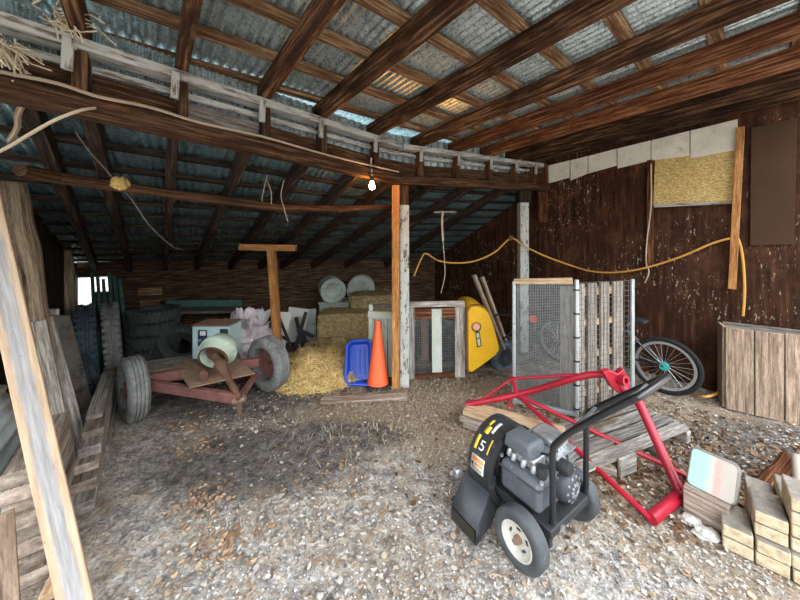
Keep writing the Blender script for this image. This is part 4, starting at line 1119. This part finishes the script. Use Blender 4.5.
# bench and boards at the back wall
t = world_part(thing('work_bench', 'low dark plank bench along the back wall', 'bench', (-2.75, 4.35, 0)))
b0, b1 = P(163, 311, 4.05), P(262, 309, 4.5)
g = MB(); g.beam(b0, b1, .30, .035); g.build('top', M['greydark'], t, bev=.004)
for k in (.06, .94):
    p = b0.lerp(b1, k); g = MB(); g.beam((p.x, p.y, 0), (p.x, p.y, p.z - .018), .07, .07); g.build('leg', M['leanto'], t)
g = MB(); g.beam(P(166, 304, 4.22), P(242, 303, 4.58), .035, .10); g.build('green_board', M['greenpaint'], label='dull green board standing on edge on the back bench', cat='board', bev=.003)
g = MB(); g.beam(P(138, 292, 4.17), P(162, 291, 4.27), .02, .10); g.beam(P(140, 304, 4.17), P(160, 303.5, 4.26), .02, .10); g.build('lit_patch', M['purlin'], label='yellowish boards painted as the lit patch on the back wall above the tyre stack', cat='board')  # paler boards put the bright light on the back wall into colour
for k in range(6):
    xb = 97 + k * 6.5; xt = 92 + k * 5.6
    g = MB(); g.beam(P(xb, 366 - k * .6, 3.62 + k * .03), P(xt, 273 + (k % 3) * 3, 3.98 + k * .035), .034, .02, up=V((.4, -1, 0)))
    g.build('slat', M['tealskid'] if k % 2 else M['greenpaint'], label=f'teal green slat leaning behind the standing tyres, {ords[k]} from the left', cat='slat', group='leaning teal slats', bev=.003)

# ================================================================ LUMBER AND SHEETS ON THE LEFT
pl = V((-.768, -.64, 0))
z = 0.0; p0 = V((-1.615, 1.30, 0))
for i in range(8):
    h = random.uniform(.058, .072); o = random.uniform(-.02, .02); q = p0 + pl * random.uniform(-.012, .012) + r1 * o
    g = MB(); g.beam(q + V((0, 0, z + h / 2)), q + r1 * (random.uniform(.60, .68) - i * .02) + V((0, 0, z + h / 2)), .13, h * .97)
    g.build('board', M['lumber'], label=f'old board in the near-left stack beside the leaning plank, {ords[i]} from the ground', cat='board', group='near-left lumber stack', bev=.004); z += h
z = 0.0; p0 = V((-1.745, 1.64, 0))
hs = [.06, .065, .055, .06, .05]
for i, h in enumerate(hs):
    q = p0 + pl * random.uniform(-.012, .012) + r1 * (random.uniform(-.02, .02) + i * .085)
    wd = random.choice((.10, .12, .11))
    g = MB(); g.beam(q + V((0, 0, z + h / 2)), q + r1 * (random.uniform(1.25, 1.4) - i * .05) + V((0, 0, z + h / 2)), wd, h * .96)
    g.build('board', M['lumber'] if i % 3 else M['grey'], label=f'old timber in the long stack along the left wall, {ords[i]} from the ground', cat='board', group='long lumber stack', bev=.004); z += h
g = MB(); a = G(99, 455); g.beam(a + V((0, 0, .03)), a + r1 * 1.05 + V((0, 0, .03)), .10, .045); g.build('board', M['grey'], label='grey board flat on the ground right of the lumber stacks', cat='board', bev=.003)
g = MB(); q = V((-1.745, 1.64, z + .017)) + r1 * .5; g.beam(q, q + r1 * .85, .08, .03); g.build('board', M['grey'], label='narrow weathered board lying on top of the long lumber stack', cat='board', bev=.003)
g = MB(); g.beam((-1.25, 1.175, 0), (-1.93, 1.365, 1.88), .09, .04, up=V((.72, -.69, .2)), uv0=True)
g.build('leaning_plank', M['plank2'], label='pale sawn plank with grey centre leaning at the left edge', cat='plank', bev=.004)
for (b, tpx, tpy, ty, wd, lab) in (((-2.19, 1.98, 0), 38, 321, 1.95, .07, 'left one of two weathered boards leaning behind the pale plank'), ((-2.165, 2.05, 0), 45, 318, 2.05, .08, 'right one of two weathered boards leaning behind the pale plank')):
    g = MB(); g.beam(b, P(tpx, tpy, ty), wd, .022, up=V((.7, -.7, .2))); g.build('leaning_board', M['grey'], label=lab, cat='board', bev=.003)
qa = [P(46, 314, 2.72), P(70, 316, 2.85), P(93, 404, 2.66), P(62, 417, 2.53)]
g = MB(); g.prism(qa, [p + V((-.012, .012, 0)) for p in qa]); g.build('dirty_sheet', M['cardboard'], label='dirty grey-brown sheet leaning against the left wall', cat='sheet')
g = MB(); a = P(52, 312, 2.62); g.box(a, (.10, .03, .05)); g.tube([a + V((-.02, -.02, 0)), a + V((-.02, -.025, 0))], .012, 10); g.tube([a + V((.025, -.02, 0)), a + V((.025, -.025, 0))], .012, 10)
g.build('outlet_box', M['white'], label='small white outlet box above the dirty sheet', cat='outlet', bev=.004)
for k in range(3):
    g = MB()
    def cs(u, v):
        q = V((-1.62, 1.30, 0)) + r1 * (.02 + (.78 - .05 * k) * u) + pl * (.085 + k * .012 + .27 * v + .008 * math.sin(v * 62)) + V((0, 0, .30 + .58 * v - .005 * math.sin(v * 62) - k * .022))
        return q
    g.grid(cs, 4, 110); g.build('corrugated_sheet', M['galv_sheet'], label=('front', 'middle', 'rear')[k] + ' one of three corrugated metal sheets behind the near-left lumber', cat='metal sheet', group='corrugated sheets', solid=.0015, angle=80)
g = MB(); g.beam(P(8, 655, 1.085), P(-1, 516, 1.10), .07, .03, up=V((.75, -.65, 0))); g.build('short_board', M['crate'], label='short tan board standing at the bottom left corner', cat='board', bev=.003)
g = MB(); a = V((-1.46, 1.24, 0)); g.beam(a + V((0, 0, .02)), a + r1 * .14 + V((.03, 0, .03)), .05, .03); g.build('wood_scrap', M['fresh'], label='small pale wood scrap before the near-left lumber stack', cat='wood scrap', bev=.003)

# ================================================================ LEAF BLOWER
O = V((.556, 1.385, 0)); au = V((.8336, .5524, 0)); av = V((-.5524, .8336, 0)); RB = Matrix((au, av, Zup)).transposed()
def L(a, b, z): return O + au * a + av * b + V((0, 0, z))
t = world_part(thing('leaf_blower', 'black wheeled leaf blower with grey engine and cream wheel rims', 'leaf blower', L(.235, 0, 0)))
def lb(name, c, size, m, bev=.006, taper=None, par=None, lab=None):
    g = MB(); g.box(L(*c), size, RB, taper); return g.build(name, M[m], par or t, bev=bev, label=lab)
for a_, s in ((0, 1), (.47, -1)):
    o = L(a_, 0, .127)
    wt = None
    g = MB(); tyre(g, o, au, .127, .074, .073, 40, False); tw = g.build('tyre', M['rubber'], t, angle=50)
    g = MB(); g.lathe([(.08, -.026), (.08, .026), (.073, .026), (.069, .012), (.04, .008), (.0, .008), (0, -.008), (.022, -.012), (.036, -.008), (.058, -.014), (.073, -.032), (.08, -.032)], o, au * s, 36)
    rm = g.build('rim', M['rimwhite'], t); rm['_o'] = t['_o']
    g = MB(); g.lathe([(0, -.035), (.016, -.034), (.018, -.02), (.018, 0), (0, 0)], o, au * s, 14); g.build('hub', M['rustplate'], rm)
    for k in range(5):
        an = 2 * PI * k / 5 + .3; p = o - au * s * .0135 + (av * math.cos(an) + Zup * math.sin(an)) * .044
        g = MB(); g.box(p, (.004, .009, .02), Matrix((au, av * math.cos(an) + Zup * math.sin(an), -av * math.sin(an) + Zup * math.cos(an))).transposed())
        g.build('rim_slot', M['engine_dark'], rm)
g = MB(); g.tube([L(0, 0, .127), L(.47, 0, .127)], .012, 10); g.build('axle', M['blackflat'], t)
lb('deck', (.235, .09, .185), (.34, .40, .04), 'blackflat')
lb('deck_skirt', (.10, .06, .14), (.03, .30, .09), 'blackflat')
# fan housing
hc = L(.19, .25, .275); hr = .20
g = MB(); g.lathe([(hr - .02, -.075), (hr, -.07), (hr, .065), (hr + .006, .07), (hr + .006, .078), (hr - .03, .078), (hr - .035, .03), (.10, .025), (.09, .05), (0, .05)], hc, -av, 48); g.lathe([(hr - .02, -.075), (hr * .6, -.085), (0, -.085)], hc, -av, 48)
hs_ = g.build('fan_housing', M['blackflat'], t); hs_['_o'] = t['_o']
def band(name, m, th0, th1, x0, x1, lift=.0015, n=8):
    g = MB()
    def f(u, v):
        th = math.radians(th0 + (th1 - th0) * u); d = -au * math.cos(th) + Zup * math.sin(th)
        return hc + d * (hr + lift) - av * (x0 + (x1 - x0) * v)
    g.grid(f, n, 1); return g.build(name, M[m], hs_, solid=.0008)
band('warning_label', 'ink_white', -1, 21, -.045, .04)
band('label_stripe', 'ink_orange', 13, 19, -.04, .035, .003); band('label_stripe', 'ink_orange', 7.5, 11.5, -.02, .032, .003); band('label_picture', 'ink_and_shade', 6, 11, -.041, -.027, .003)
for k in range(3): band('label_line', 'ink_and_shade', 1 + k * 1.8, 1.7 + k * 1.8, -.038, .03, .003)
band('maker_stripe', 'ink_yellow', 28, 49, -.048, -.03); band('maker_stripe', 'ink_yellow', 30, 52, .036, .044)
band('maker_stripe', 'ink_yellow', 55, 68, -.03, -.002); band('maker_stripe', 'ink_white', 60, 84, .005, .022); band('maker_stripe', 'ink_yellow', 70, 82, -.035, -.02)
tc = bpy.data.curves.new('digit', 'FONT'); tc.body = '5'; tc.size = .072; tc.align_x = 'CENTER'
to = bpy.data.objects.new('digit_tmp', tc); COL.objects.link(to); dg = bpy.context.evaluated_depsgraph_get()
tm = bpy.data.meshes.new_from_object(to.evaluated_get(dg)); bpy.data.objects.remove(to)
for vtx in tm.vertices:
    th = math.radians(30) + vtx.co.y / hr; d = -au * math.cos(th) + Zup * math.sin(th)
    vtx.co = hc + d * (hr + .003) - av * (vtx.co.x * 1.1 + .0) - V(t['_o'])
tm.materials.clear(); tm.materials.append(M['ink_white']); to = bpy.data.objects.new('digit', tm); COL.objects.link(to); to.parent = hs_
# outlet chute
g = MB()
A_ = [L(.08, .20, .05), L(.08, .35, .05), L(.08, .35, .24), L(.08, .20, .24)]; B_ = [L(-.01, .18, .03), L(-.01, .35, .03), L(-.01, .35, .185), L(-.01, .18, .185)]; C_ = [L(-.115, .165, .012), L(-.115, .335, .012), L(-.115, .335, .085), L(-.115, .165, .085)]
g.v += A_ + B_ + C_
for j in (0, 4):
    for k in range(4): l = (k + 1) % 4; g.face([j + k, j + l, j + 4 + l, j + 4 + k], [(0, 0), (1, 0), (1, 1), (0, 1)])
g.face([0, 1, 2, 3], [(0, 0)] * 4)
ch = g.build('outlet_chute', M['engine_dark'], t, solid=.006); 
q = [L(-.1165, .176, .02), L(-.1165, .326, .02), L(-.1165, .326, .077), L(-.1165, .176, .077)]
g = MB(); g.prism(q, [p + au * .004 for p in q]); g.build('mouth_shade', M['ink_and_shade'], t, label='dark plate painted as the shade in the chute mouth')  # black plate closes the outlet and paints the shade inside it
for k, pp in enumerate(([L(.11, -.1, .56), L(.13, -.08, .50), L(.17, -.03, .46), L(.18, .03, .43)], [L(.20, -.02, .39), L(.24, -.07, .36), L(.27, -.04, .33), L(.26, .02, .30)], [L(.30, -.06, .40), L(.35, -.02, .42), L(.36, .06, .36)])):
    g = MB(); g.tube(smooth_pts(pp, 5), .006, 6); g.build('hose_line', M['blackflat'], t)
g = MB(); g.lathe([(0, 0), (.03, 0), (.034, .012), (.034, .05), (.03, .06), (0, .06)], L(.24, -.045, .40), -av, 18); g.build('filter_can', M['blackflat'], t)
for k in range(4):
    g = MB(); g.tube([L(.255 + .028 * k, -.035, .445), L(.255 + .028 * k, .11, .445)], .006, 6); g.build('guard_bar', M['engine_dark'], t)
g = MB(); g.box(L(.34, -.02, .40), (.05, .05, .06), RB); g.build('spark_cover', M['engine_dark'], t, bev=.008)
for a_, b_ in ((.08, .165), (.19, .165), (.08, -.055), (.19, -.055)):
    g = MB(); g.lathe([(0, 0), (.009, 0), (.009, .012), (0, .012)], L(a_, b_, .372), Zup, 8); g.build('tank_bolt', M['alu'], t)
lb('chute_knob', (-.02, .385, .19), (.05, .04, .05), 'alu', .01)
# engine
lb('fuel_tank', (.13, .05, .305), (.15, .22, .14), 'engine', .022)
lb('tank_seam', (.13, .05, .345), (.156, .226, .008), 'engine_dark', .002)
lb('air_cleaner', (.155, .085, .465), (.14, .165, .07), 'engine', .016, .86)
eb = lb('engine_block', (.29, .05, .32), (.14, .19, .23), 'alu', .012)
eb['_o'] = t['_o']
for k in range(7):
    g = MB(); g.box(L(.30, .05, .25 + k * .03), (.175, .215, .008), RB); g.build('cooling_fin', M['alu'], eb)
lb('carburettor', (.16, .06, .405), (.10, .12, .05), 'alu', .008)
for k, (b_, a_) in enumerate(((.0, .105), (.05, .10), (.105, .10), (.14, .115))):
    g = MB(); g.lathe([(0, -.02), (.013, -.02), (.016, 0), (.012, .016), (0, .02)], L(a_, b_, .40), V((.3, 0, 1)), 12); g.build('engine_fitting', M['alu'], t)
g = MB(); g.lathe([(0, 0), (.024, 0), (.026, .03), (.022, .05), (0, .052)], L(.12, -.03, .374), Zup, 20); g.build('fuel_cap', M['blackflat'], t)
lb('exhaust_box', (.31, .04, .455), (.12, .15, .07), 'alu', .02)
g = MB(); g.lathe([(0, .05), (.045, .048), (.06, .04), (.078, .015), (.08, -.02), (0, -.02)], L(.28, -.06, .29), -av, 32); st = g.build('starter_cover', M['engine_dark'], t); st['_o'] = t['_o']
g = MB()
for k in range(10):
    an = 2 * PI * k / 10; d = au * math.cos(an) + Zup * math.sin(an); g.beam(L(.28, -.11, .29) + d * .02, L(.28, -.098, .29) + d * .062, .010, .006, up=av)
g.build('starter_vents', M['alu'], st)
lb('engine_mount', (.16, -.06, .18), (.05, .10, .04), 'alu', .006)
# handle
pts = smooth_pts([L(.11, .10, .11), L(.11, -.04, .11), L(.11, -.085, .16), L(.11, -.09, .36), L(.11, -.09, .53), L(.11, -.115, .592), L(.11, -.2, .70), L(.11, -.38, .892), L(.125, -.415, .925), L(.26, -.425, .935), L(.405, -.415, .925), L(.42, -.38, .892), L(.42, -.2, .72), L(.42, -.125, .645), L(.42, -.095, .59), L(.42, -.09, .36), L(.42, -.085, .2), L(.40, -.04, .15), L(.36, .04, .15)], 5)
g = MB(); g.tube(pts, .0138, 10); g.build('handle', M['black'], t)
g = MB(); g.tube([L(.11, -.345, .857), L(.26, -.37, .88), L(.42, -.345, .857)], .010, 8); g.build('stop_bar', M['alu'], t)
g = MB(); g.beam(L(.36, -.16, .69), L(.33, -.03, .50), .02, .008, up=av); g.beam(L(.20, -.03, .45), L(.36, -.16, .69), .02, .008, up=av); g.build('handle_brace', M['engine'], t)

# ================================================================ RED FRAME
A0, J1, N1 = P(466, 405, 2.5), P(517, 394.5, 2.45), P(512, 378.5, 2.45)
HD = P(621, 384, 2.08)
CR0, CR1 = G(651, 519, .028), G(697, 481, .028)
t = world_part(thing('tube_frame', 'red welded tube frame lying beside the leaf blower', 'frame', (1.3, 2.1, 0)))
def rt(name, pts, r, seg=12, sm=True):
    g = MB(); g.tube(smooth_pts(pts, 5) if sm and len(pts) > 2 else pts, r, seg); return g.build(name, M['red'], t)
rt('main_tube', [A0, J1, P(545, 387, 2.35), P(575, 378, 2.22), P(592, 374.5, 2.17), P(606, 375.5, 2.12), HD], .024)
rt('upper_brace', [N1, P(600, 373.5, 2.15)], .011); rt('upper_brace', [N1, P(478, 402, 2.48)], .009)
rt('short_strut', [N1 + V((0, 0, .01)), J1], .016)
rt('long_stay', [J1, CR1], .0155); rt('long_stay', [J1, CR0], .0165)
rt('seat_tube', [P(637, 398, 2.06), CR0.lerp(CR1, .62) + V((0, 0, .0))], .027)
rt('head_tube', [P(614, 376, 2.1), P(626, 392, 2.06), P(640, 404, 2.05)], .030)
rt('cross_tube', [CR0, CR1], .030, 14)
g = MB(); c = P(620, 379, 2.07); q = [P(x, y, 2.06) for x, y in ((603, 372), (610, 370), (618, 374), (624, 369), (628, 378), (632, 392), (622, 396), (612, 388))]; g.prism(q, [p + V((.0, .045, 0)) for p in q]); g.build('gusset', M['red'], t, bev=.006)
g = MB()
for s in (-.0, ): g.lathe([(.018, -.03), (.034, -.03), (.034, .03), (.018, .03)], P(622, 380, 2.05), V((.3, -.9, .2)), 20, closed=True)
g.build('pivot_ring', M['red'], t)
g = MB(); g.tube(smooth_pts([P(512, 398, 2.44), P(508, 404, 2.44), P(507, 407, 2.44), P(511, 408.5, 2.44), P(513, 404, 2.44)], 4), .008, 6); g.build('hook', M['red'], t)

# ================================================================ LUMBER UNDER THE FRAME, PALLET
lu = V((.80, -.46, 0)).normalized(); ln = V((.46, .80, 0)).normalized(); l0 = V((.53, 2.44, 0))
k = 0
for (off_, z_, h_, w_, m, st_, ll) in ((.0, 0, .045, .11, 'lumber', .0, 1.0), (.12, 0, .045, .10, 'lumber', -.02, 1.1), (.0, .046, .045, .11, 'lumber', -.03, 1.0), (.115, .046, .045, .11, 'fresh', .02, 1.05), (.05, .092, .04, .17, 'fresh', -.01, .72)):
    a = l0 + ln * off_ + lu * st_
    g = MB(); g.beam(a + V((0, 0, z_ + h_ / 2)), a + lu * ll + V((0, 0, z_ + h_ / 2)), w_, h_)
    g.build('plank', M[m], label=('lower front plank of the pile under the red frame', 'lower rear plank of the pile under the red frame', 'second layer front plank under the red frame', 'second layer rear plank under the red frame', 'wide pale plank on top of the pile under the red frame')[k], cat='plank', group='planks under the red frame', bev=.004); k += 1
M['pallet_grey'] = wood('muddy_pallet_wood', (.08, .07, .06), (.22, .20, .18), (.40, .375, .34), stain=(.12, .085, .055), stain_lo=.56)
pn0 = V((1.49, 1.95, 0)); e1 = V((.926, .376, 0)); e2 = V((-.376, .926, 0))
t = world_part(thing('flat_pallet', 'grey weathered pallet on the ground behind the red frame', 'pallet', pn0))
for s in (-.42, .0, .34, .69):
    g = MB(); p = pn0 + e1 * s + e2 * .0; g.beam(p + V((0, 0, .045)), p + e2 * .40 + V((0, 0, .045)), .05, .09); g.build('stringer', M['grey'], t, bev=.004)
for k in range(4):
    g = MB(); p = pn0 + e2 * (.045 + k * .105) + V((0, 0, .103)); g.beam(p - e1 * (.45 - .02 * k), p + e1 * (.71 + .015 * (k % 2)), .078, .024); g.build('deck_board', M['pallet_grey'], t, bev=.003)
g = MB(); p = pn0 - e2 * .012; g.beam(p - e1 * .12 + V((0, 0, .06)), p + e1 * .04 + V((0, 0, .06)), .02, .115); g.build('end_block', M['grey'], t, bev=.003)

# ================================================================ SLAB, BLOCK, BRICKS
sw = V((.545, -.838, 0)); sd = V((.838, .545, 0)); s0 = G(683, 513)
g = MB(); c = s0 + sw * .085 + sd * .07
g.box(c + V((0, 0, .075)), (.175, .13, .15), Matrix((sw, sd, Zup)).transposed()); g.build('timber_block', M['lumber'], label='brown timber block under the painted concrete slab', cat='block', bev=.006)
t = world_part(thing('concrete_slab', 'small concrete slab with aqua and pink paint leaning on the timber block', 'slab', s0 + sd * .05 + V((0, 0, .15))))
lean = V((.55 * sd.x, .55 * sd.y, .83)).normalized(); fn_ = sw.cross(lean).normalized()
if fn_.dot(sd) < 0: fn_ = -fn_
def rr(wd, ht, r, n=5):
    out = []
    for cx, cy, a0 in ((wd - r, r, -90), (wd - r, ht - r, 0), (r, ht - r, 90), (r, r, 180)):
        for k in range(n + 1):
            a = math.radians(a0 + 90 * k / n); out.append((cx + r * math.cos(a), cy + r * math.sin(a)))
    return out
sb = s0 + sw * .0 + sd * .035 + V((0, 0, .152))
fr = [sb + sw * x + lean * y for x, y in rr(.19, .205, .03)]
g = MB(); g.prism(fr, [p + fn_ * .055 for p in fr]); g.build('slab', M['concrete'], t, bev=.005)
fr = [sb + sw * (x + .008) + lean * (y + .006) - fn_ * .001 for x, y in rr(.174, .185, .02)]
g = MB(); g.prism(fr, [p - fn_ * .0012 for p in fr], (sb, sw, lean)); g.build('painted_face', M['slabpaint'], t, label='aqua and pink painted face')
for (px, py, r_, lab) in ((690, 522, (.045, .035, .018), 'pale flat stone left of the timber block'), (707, 536, (.06, .04, .02), 'larger pale stone at the foot of the timber block')):
    c = G(px, py); g = MB(); g.blob((c.x, c.y, .012), r_, .35, 18, 12, px, 2.0, flat=-.004); g.build('stone', M['stone'], label=lab, cat='stone', angle=25)
bo = G(723, 547.5); fd = V((.72, -.695, 0)).normalized(); bd_ = V((.695, .72, 0)).normalized(); RBr = Matrix((fd, bd_, Zup)).transposed()
g = MB(); g.box((0, 0, .0285), (.099, .2, .055), RBr)
brick0 = g.build('brick', M['brick'], origin=(0, 0, 0), bev=.005)
me0 = brick0.data; first = True
lay = ['bottom layer', 'second layer', 'third layer', 'fourth layer', 'fifth layer', 'sixth layer']; colm = ['left column', 'middle column', 'right column']
for row in (0, 1):
    for ci_ in range(3):
        n_ = (2, 4, 6)[ci_] if row == 0 else (0, 3, 4)[ci_]
        for k in range(n_):
            ob = brick0 if first else brick0.copy()
            if not first: COL.objects.link(ob)
            first = False
            sb_ = (.035 if k >= 2 else 0) + .208 * row
            p = bo + fd * (.05 + .105 * ci_ + random.uniform(-.003, .003)) + bd_ * (.1 + sb_ + random.uniform(-.006, .006)) + V((0, 0, .0575 * k))
            ob.location = p
            tag(ob, f'cream brick in the pile at right, {lay[k]}, {colm[ci_]}, {"front" if row == 0 else "back"} row', 'brick', 'brick pile')
g = MB(); a = G(766, 495); b = P(791, 459, 1.83); g.tube([a + V((0, 0, .0)), a.lerp(b, .3), a.lerp(b, .55), a.lerp(b, .65), b], [.062, .06, .055, .044, .046], 14); g.build('log', M['rafter_red'], label='short brown log standing behind the brick pile', cat='log', angle=50)
g = MB(); a = V((2.20, 1.63, 0)); b = P(801, 457, 1.76); g.lathe([(.03, 0), (.036, 0), (.036, (b - a).length), (.028, (b - a).length), (.028, .01)], a, b - a, 20); g.build('pipe', M['leaf_pipe'], label='cream pipe standing behind the brick pile, right of the log', cat='pipe')

# ================================================================ BULB, WIRES, STRAW BITS
bp_ = P(372, 184.5, 2.62)
t = world_part(thing('light_bulb', 'glowing bare bulb in a socket hanging from the header beam', 'light bulb', bp_))
g = MB(); g.lathe([(0, -.045), (.014, -.043), (.024, -.03), (.026, -.016), (.022, 0), (.013, .018), (.012, .03)], bp_, Zup, 20); g.build('glass', M['bulb'], t)
g = MB(); g.lathe([(0, .028), (.016, .028), (.019, .04), (.019, .07), (.034, .085), (.03, .095), (0, .1)], bp_, Zup, 18); g.build('socket', M['darkthing'], t)
g = MB(); g.tube([bp_ + V((0, 0, .095)), bp_ + V((-.01, .02, .16)), bp_ + V((-.01, .03, .24))], .008, 6); g.build('flex', M['twine'], t)
def wire(name, pts, r, m, label, cat='wire', n=6):
    g = MB(); g.tube(smooth_pts(pts, n), r, 6); return g.build(name, M[m], label=label, cat=cat)
wire('beam_cable', [hp(x, .655 - (.012 if k % 2 else 0), -.055) for k, x in enumerate((-60, 0, 60, 100, 150, 200, 260, 330, 395))], .008, 'cord_pale', 'thin pale cable clipped along the top of the header beam', 'cable')
wire('loose_cable', [P(-8, 155, 1.12), P(10, 146, 1.13), P(30, 134, 1.15), P(55, 120, 1.17), P(80, 110.5, 1.22), P(95, 108, 1.28)], .006, 'twine', 'loose pale cable sagging from the beam to the left edge', 'cable')
wire('vine_twig', [P(31, 97, 1.22), P(24, 102, 1.24), P(18, 115, 1.28), P(17, 128, 1.34), P(9, 141, 1.36)], .010, 'log', 'thin brown vine twig hanging under the header at left', 'twig')
wire('slack_wire', [P(75, 131, 1.5), P(90, 152, 1.6), P(108, 172, 1.72), P(118, 184, 1.78), P(132, 200, 1.9), P(150, 226, 2.0), P(172, 246, 2.2), P(183, 250, 2.4)], .004, 'greydark', 'dark slack cord hanging below the lean-to rafters', 'cord')
g = MB(); g.blob(P(120, 183.5, 1.72), (.045, .035, .035), .4, 14, 10, 2); g.build('wasp_nest', M['straw_core'], label='small yellowish nest stuck on the long tie pole', cat='nest', angle=60)
wire('twine_loop', [P(268, 170, 2.5), P(265, 184, 2.5), P(262, 200, 2.5), P(266, 207, 2.5), P(271, 204, 2.5), P(271, 192, 2.5), P(267, 180, 2.5)], .004, 'cord_pale', 'hanging twine loop below the lean-to rafters, left one', 'twine')
wire('twine_loop', [P(284, 180, 2.5), P(281, 195, 2.5), P(284, 208, 2.5), P(288, 222, 2.52)], .004, 'cord_pale', 'hanging twine end below the lean-to rafters, right one', 'twine')
def straw_bunch(name, c, n, Lg, dn_, spread, label):
    g = MB()
    for _ in range(n):
        a = V(c) + V([random.gauss(0, spread) for _ in range(3)]) * .5
        d = (V(dn_) + V([random.gauss(0, .45) for _ in range(3)])).normalized() * Lg * random.uniform(.5, 1.1)
        m_ = a + d * .5 + V([random.gauss(0, .014) for _ in range(3)])
        g.tube([a, m_, a + d + V((0, 0, -.02))], .0032, 5)
    g.build(name, M['straw_pale'], label=label, cat='straw', kind='stuff')
M['straw_pale'] = island('pale_straw', [(0, (.34, .27, .17)), (.5, (.55, .47, .34)), (1, (.68, .62, .5))])
cst = hp(5, .74, -.06)
straw_bunch('straw_bundle', cst, 40, .10, (.25, .1, -.8), .05, 'bundle of pale straw hanging over the header at far left')
straw_bunch('nest_straw', hp(62, .92, -.06), 40, .12, (.5, .3, .1), .05, 'scruffy straw nest on the plate board at upper left')

# ================================================================ LITTER ON THE FLOOR
def clear(x, y): return True
def leaf(g, x, y, s, asp):
    a = random.uniform(0, 2 * PI); u = V((math.cos(a), math.sin(a), random.uniform(-.22, .22))); v_ = V((-math.sin(a), math.cos(a), random.uniform(-.22, .22)))
    c = V((x, y, gz(x, y) + .004 + s * .22)); b = len(g.v); k = random.uniform(-.3, .35) * s
    g.v += [c - u * s * .5, c - u * s * .12 - v_ * s * asp + V((0, 0, k)), c + u * s * .25 - v_ * s * asp * .8 + V((0, 0, k)), c + u * s * .55, c + u * s * .2 + v_ * s * asp * .85 + V((0, 0, k)), c - u * s * .15 + v_ * s * asp + V((0, 0, k * .7))]
    z0 = min(p.z for p in g.v[b:]); lift = max(0, gz(x, y) + .001 - z0)
    for p in g.v[b:]: p.z += lift
    g.face([b, b + 1, b + 2, b + 3], [(0, 0)] * 4); g.face([b, b + 3, b + 4, b + 5], [(0, 0)] * 4)
g = MB()
def spot(y0, y1, pw):
    Y = y0 + (y1 - y0) * random.random() ** pw; px = random.uniform(-20, 820); return (px - 400) / F * Y, Y
damp_spots = [(-.95, 2.05, .75, .33), (-.45, 2.35, .5, .18)]
n = 0
while n < 6500:
    x, y = spot(1.15, 3.9, 1.15)
    if x < -1.15 and y < 3.0 and x < -.55 * y - .15: continue
    if any(((x - a) / c_) ** 2 + ((y - b) / d_) ** 2 < .8 for a, b, c_, d_ in damp_spots) and random.random() < .8: continue
    if random.random() > .35 + .9 * max(0, mnoise.noise(V((x * 2.2, y * 2.2, 5))) + .25): continue
    leaf(g, x, y, random.choice((random.uniform(.008, .02), random.uniform(.012, .034))), random.uniform(.2, .5)); n += 1
g.build('dry_leaves', M['leaves'], label='dry leaves and scraps scattered over the whole barn floor', cat='leaves', kind='stuff', origin=(0, 0, 0), smooth=False)
g = MB(); n = 0
while n < 2600:
    x, y = random.gauss(1.75, .62), random.gauss(2.1, .38)
    if y < 1.45 or y > 3.2 or x > 3.2 or (x - W0.x) * WN.x + (y - W0.y) * WN.y < .05: continue
    leaf(g, x, y, random.uniform(.015, .05), random.uniform(.2, .38)); n += 1
g.build('brown_leaves', M['leaves_brown'], label='drift of brown leaves around the red frame and pallet', cat='leaves', kind='stuff', origin=(0, 0, 0), smooth=False)
g = MB(); n = 0
while n < 4200:
    x, y = spot(1.15, 2.9, 1.6)
    if x < -.6 * y - .1: continue
    if any(((x - a) / c_) ** 2 + ((y - b) / d_) ** 2 < 1 for a, b, c_, d_ in damp_spots): continue
    if random.random() > .35 + .9 * max(0, mnoise.noise(V((x * 1.6, y * 1.6, 9))) + .25): continue
    s = random.uniform(.003, .010); a = random.uniform(0, PI); R = Matrix.Rotation(a, 3, 'Z') @ Matrix.Rotation(random.uniform(-.5, .5), 3, 'X')
    g.box((x, y, gz(x, y) + s * .3), (s * random.uniform(1, 1.8), s, s * .7), R, .6); n += 1
g.build('gravel', M['gravel'], label='pale gravel chips strewn over the near floor', cat='gravel', kind='stuff', origin=(0, 0, 0), smooth=False)
g = MB()
for (px, py, sd_, cnt) in ((205, 503, .09, 130), (222, 545, .10, 120), (197, 445, .10, 110), (185, 425, .12, 90), (330, 480, .12, 60), (475, 470, .12, 90)):
    c = G(px, py)
    for _ in range(cnt): leaf(g, random.gauss(c.x, sd_), random.gauss(c.y, sd_ * .7), random.uniform(.014, .036), random.uniform(.25, .45))
M['leaves_orange'] = island('orange_leaves', [(0, (.20, .12, .07)), (.3, (.36, .23, .14)), (.6, (.46, .34, .23)), (1, (.28, .18, .11))])
g.build('orange_leaves', M['leaves_orange'], label='small drifts of orange brown leaves on the grey near floor', cat='leaves', kind='stuff', origin=(0, 0, 0), smooth=False)
g = MB()
def fn():
    while True:
        x, y = random.gauss(.1, .75), random.gauss(2.75, .38)
        if y < 3.35 and not (x > 1.0 and y > 2.4) and not (x < -1.0 and y < 3.05): break
    return V((x, y, gz(x, y) + .008)), V((0, 0, 1))
strands(g, fn, 1800, .07, .0022)
M['straw_dull'] = island('dull_straw', [(0, (.26, .19, .12)), (.5, (.42, .34, .24)), (1, (.56, .48, .36))])
g.build('loose_straw', M['straw_dull'], label='dull straw wisps strewn on the ground before the centre post', cat='straw', kind='stuff', origin=(0, 0, 0), smooth=False)
strip_tmp()
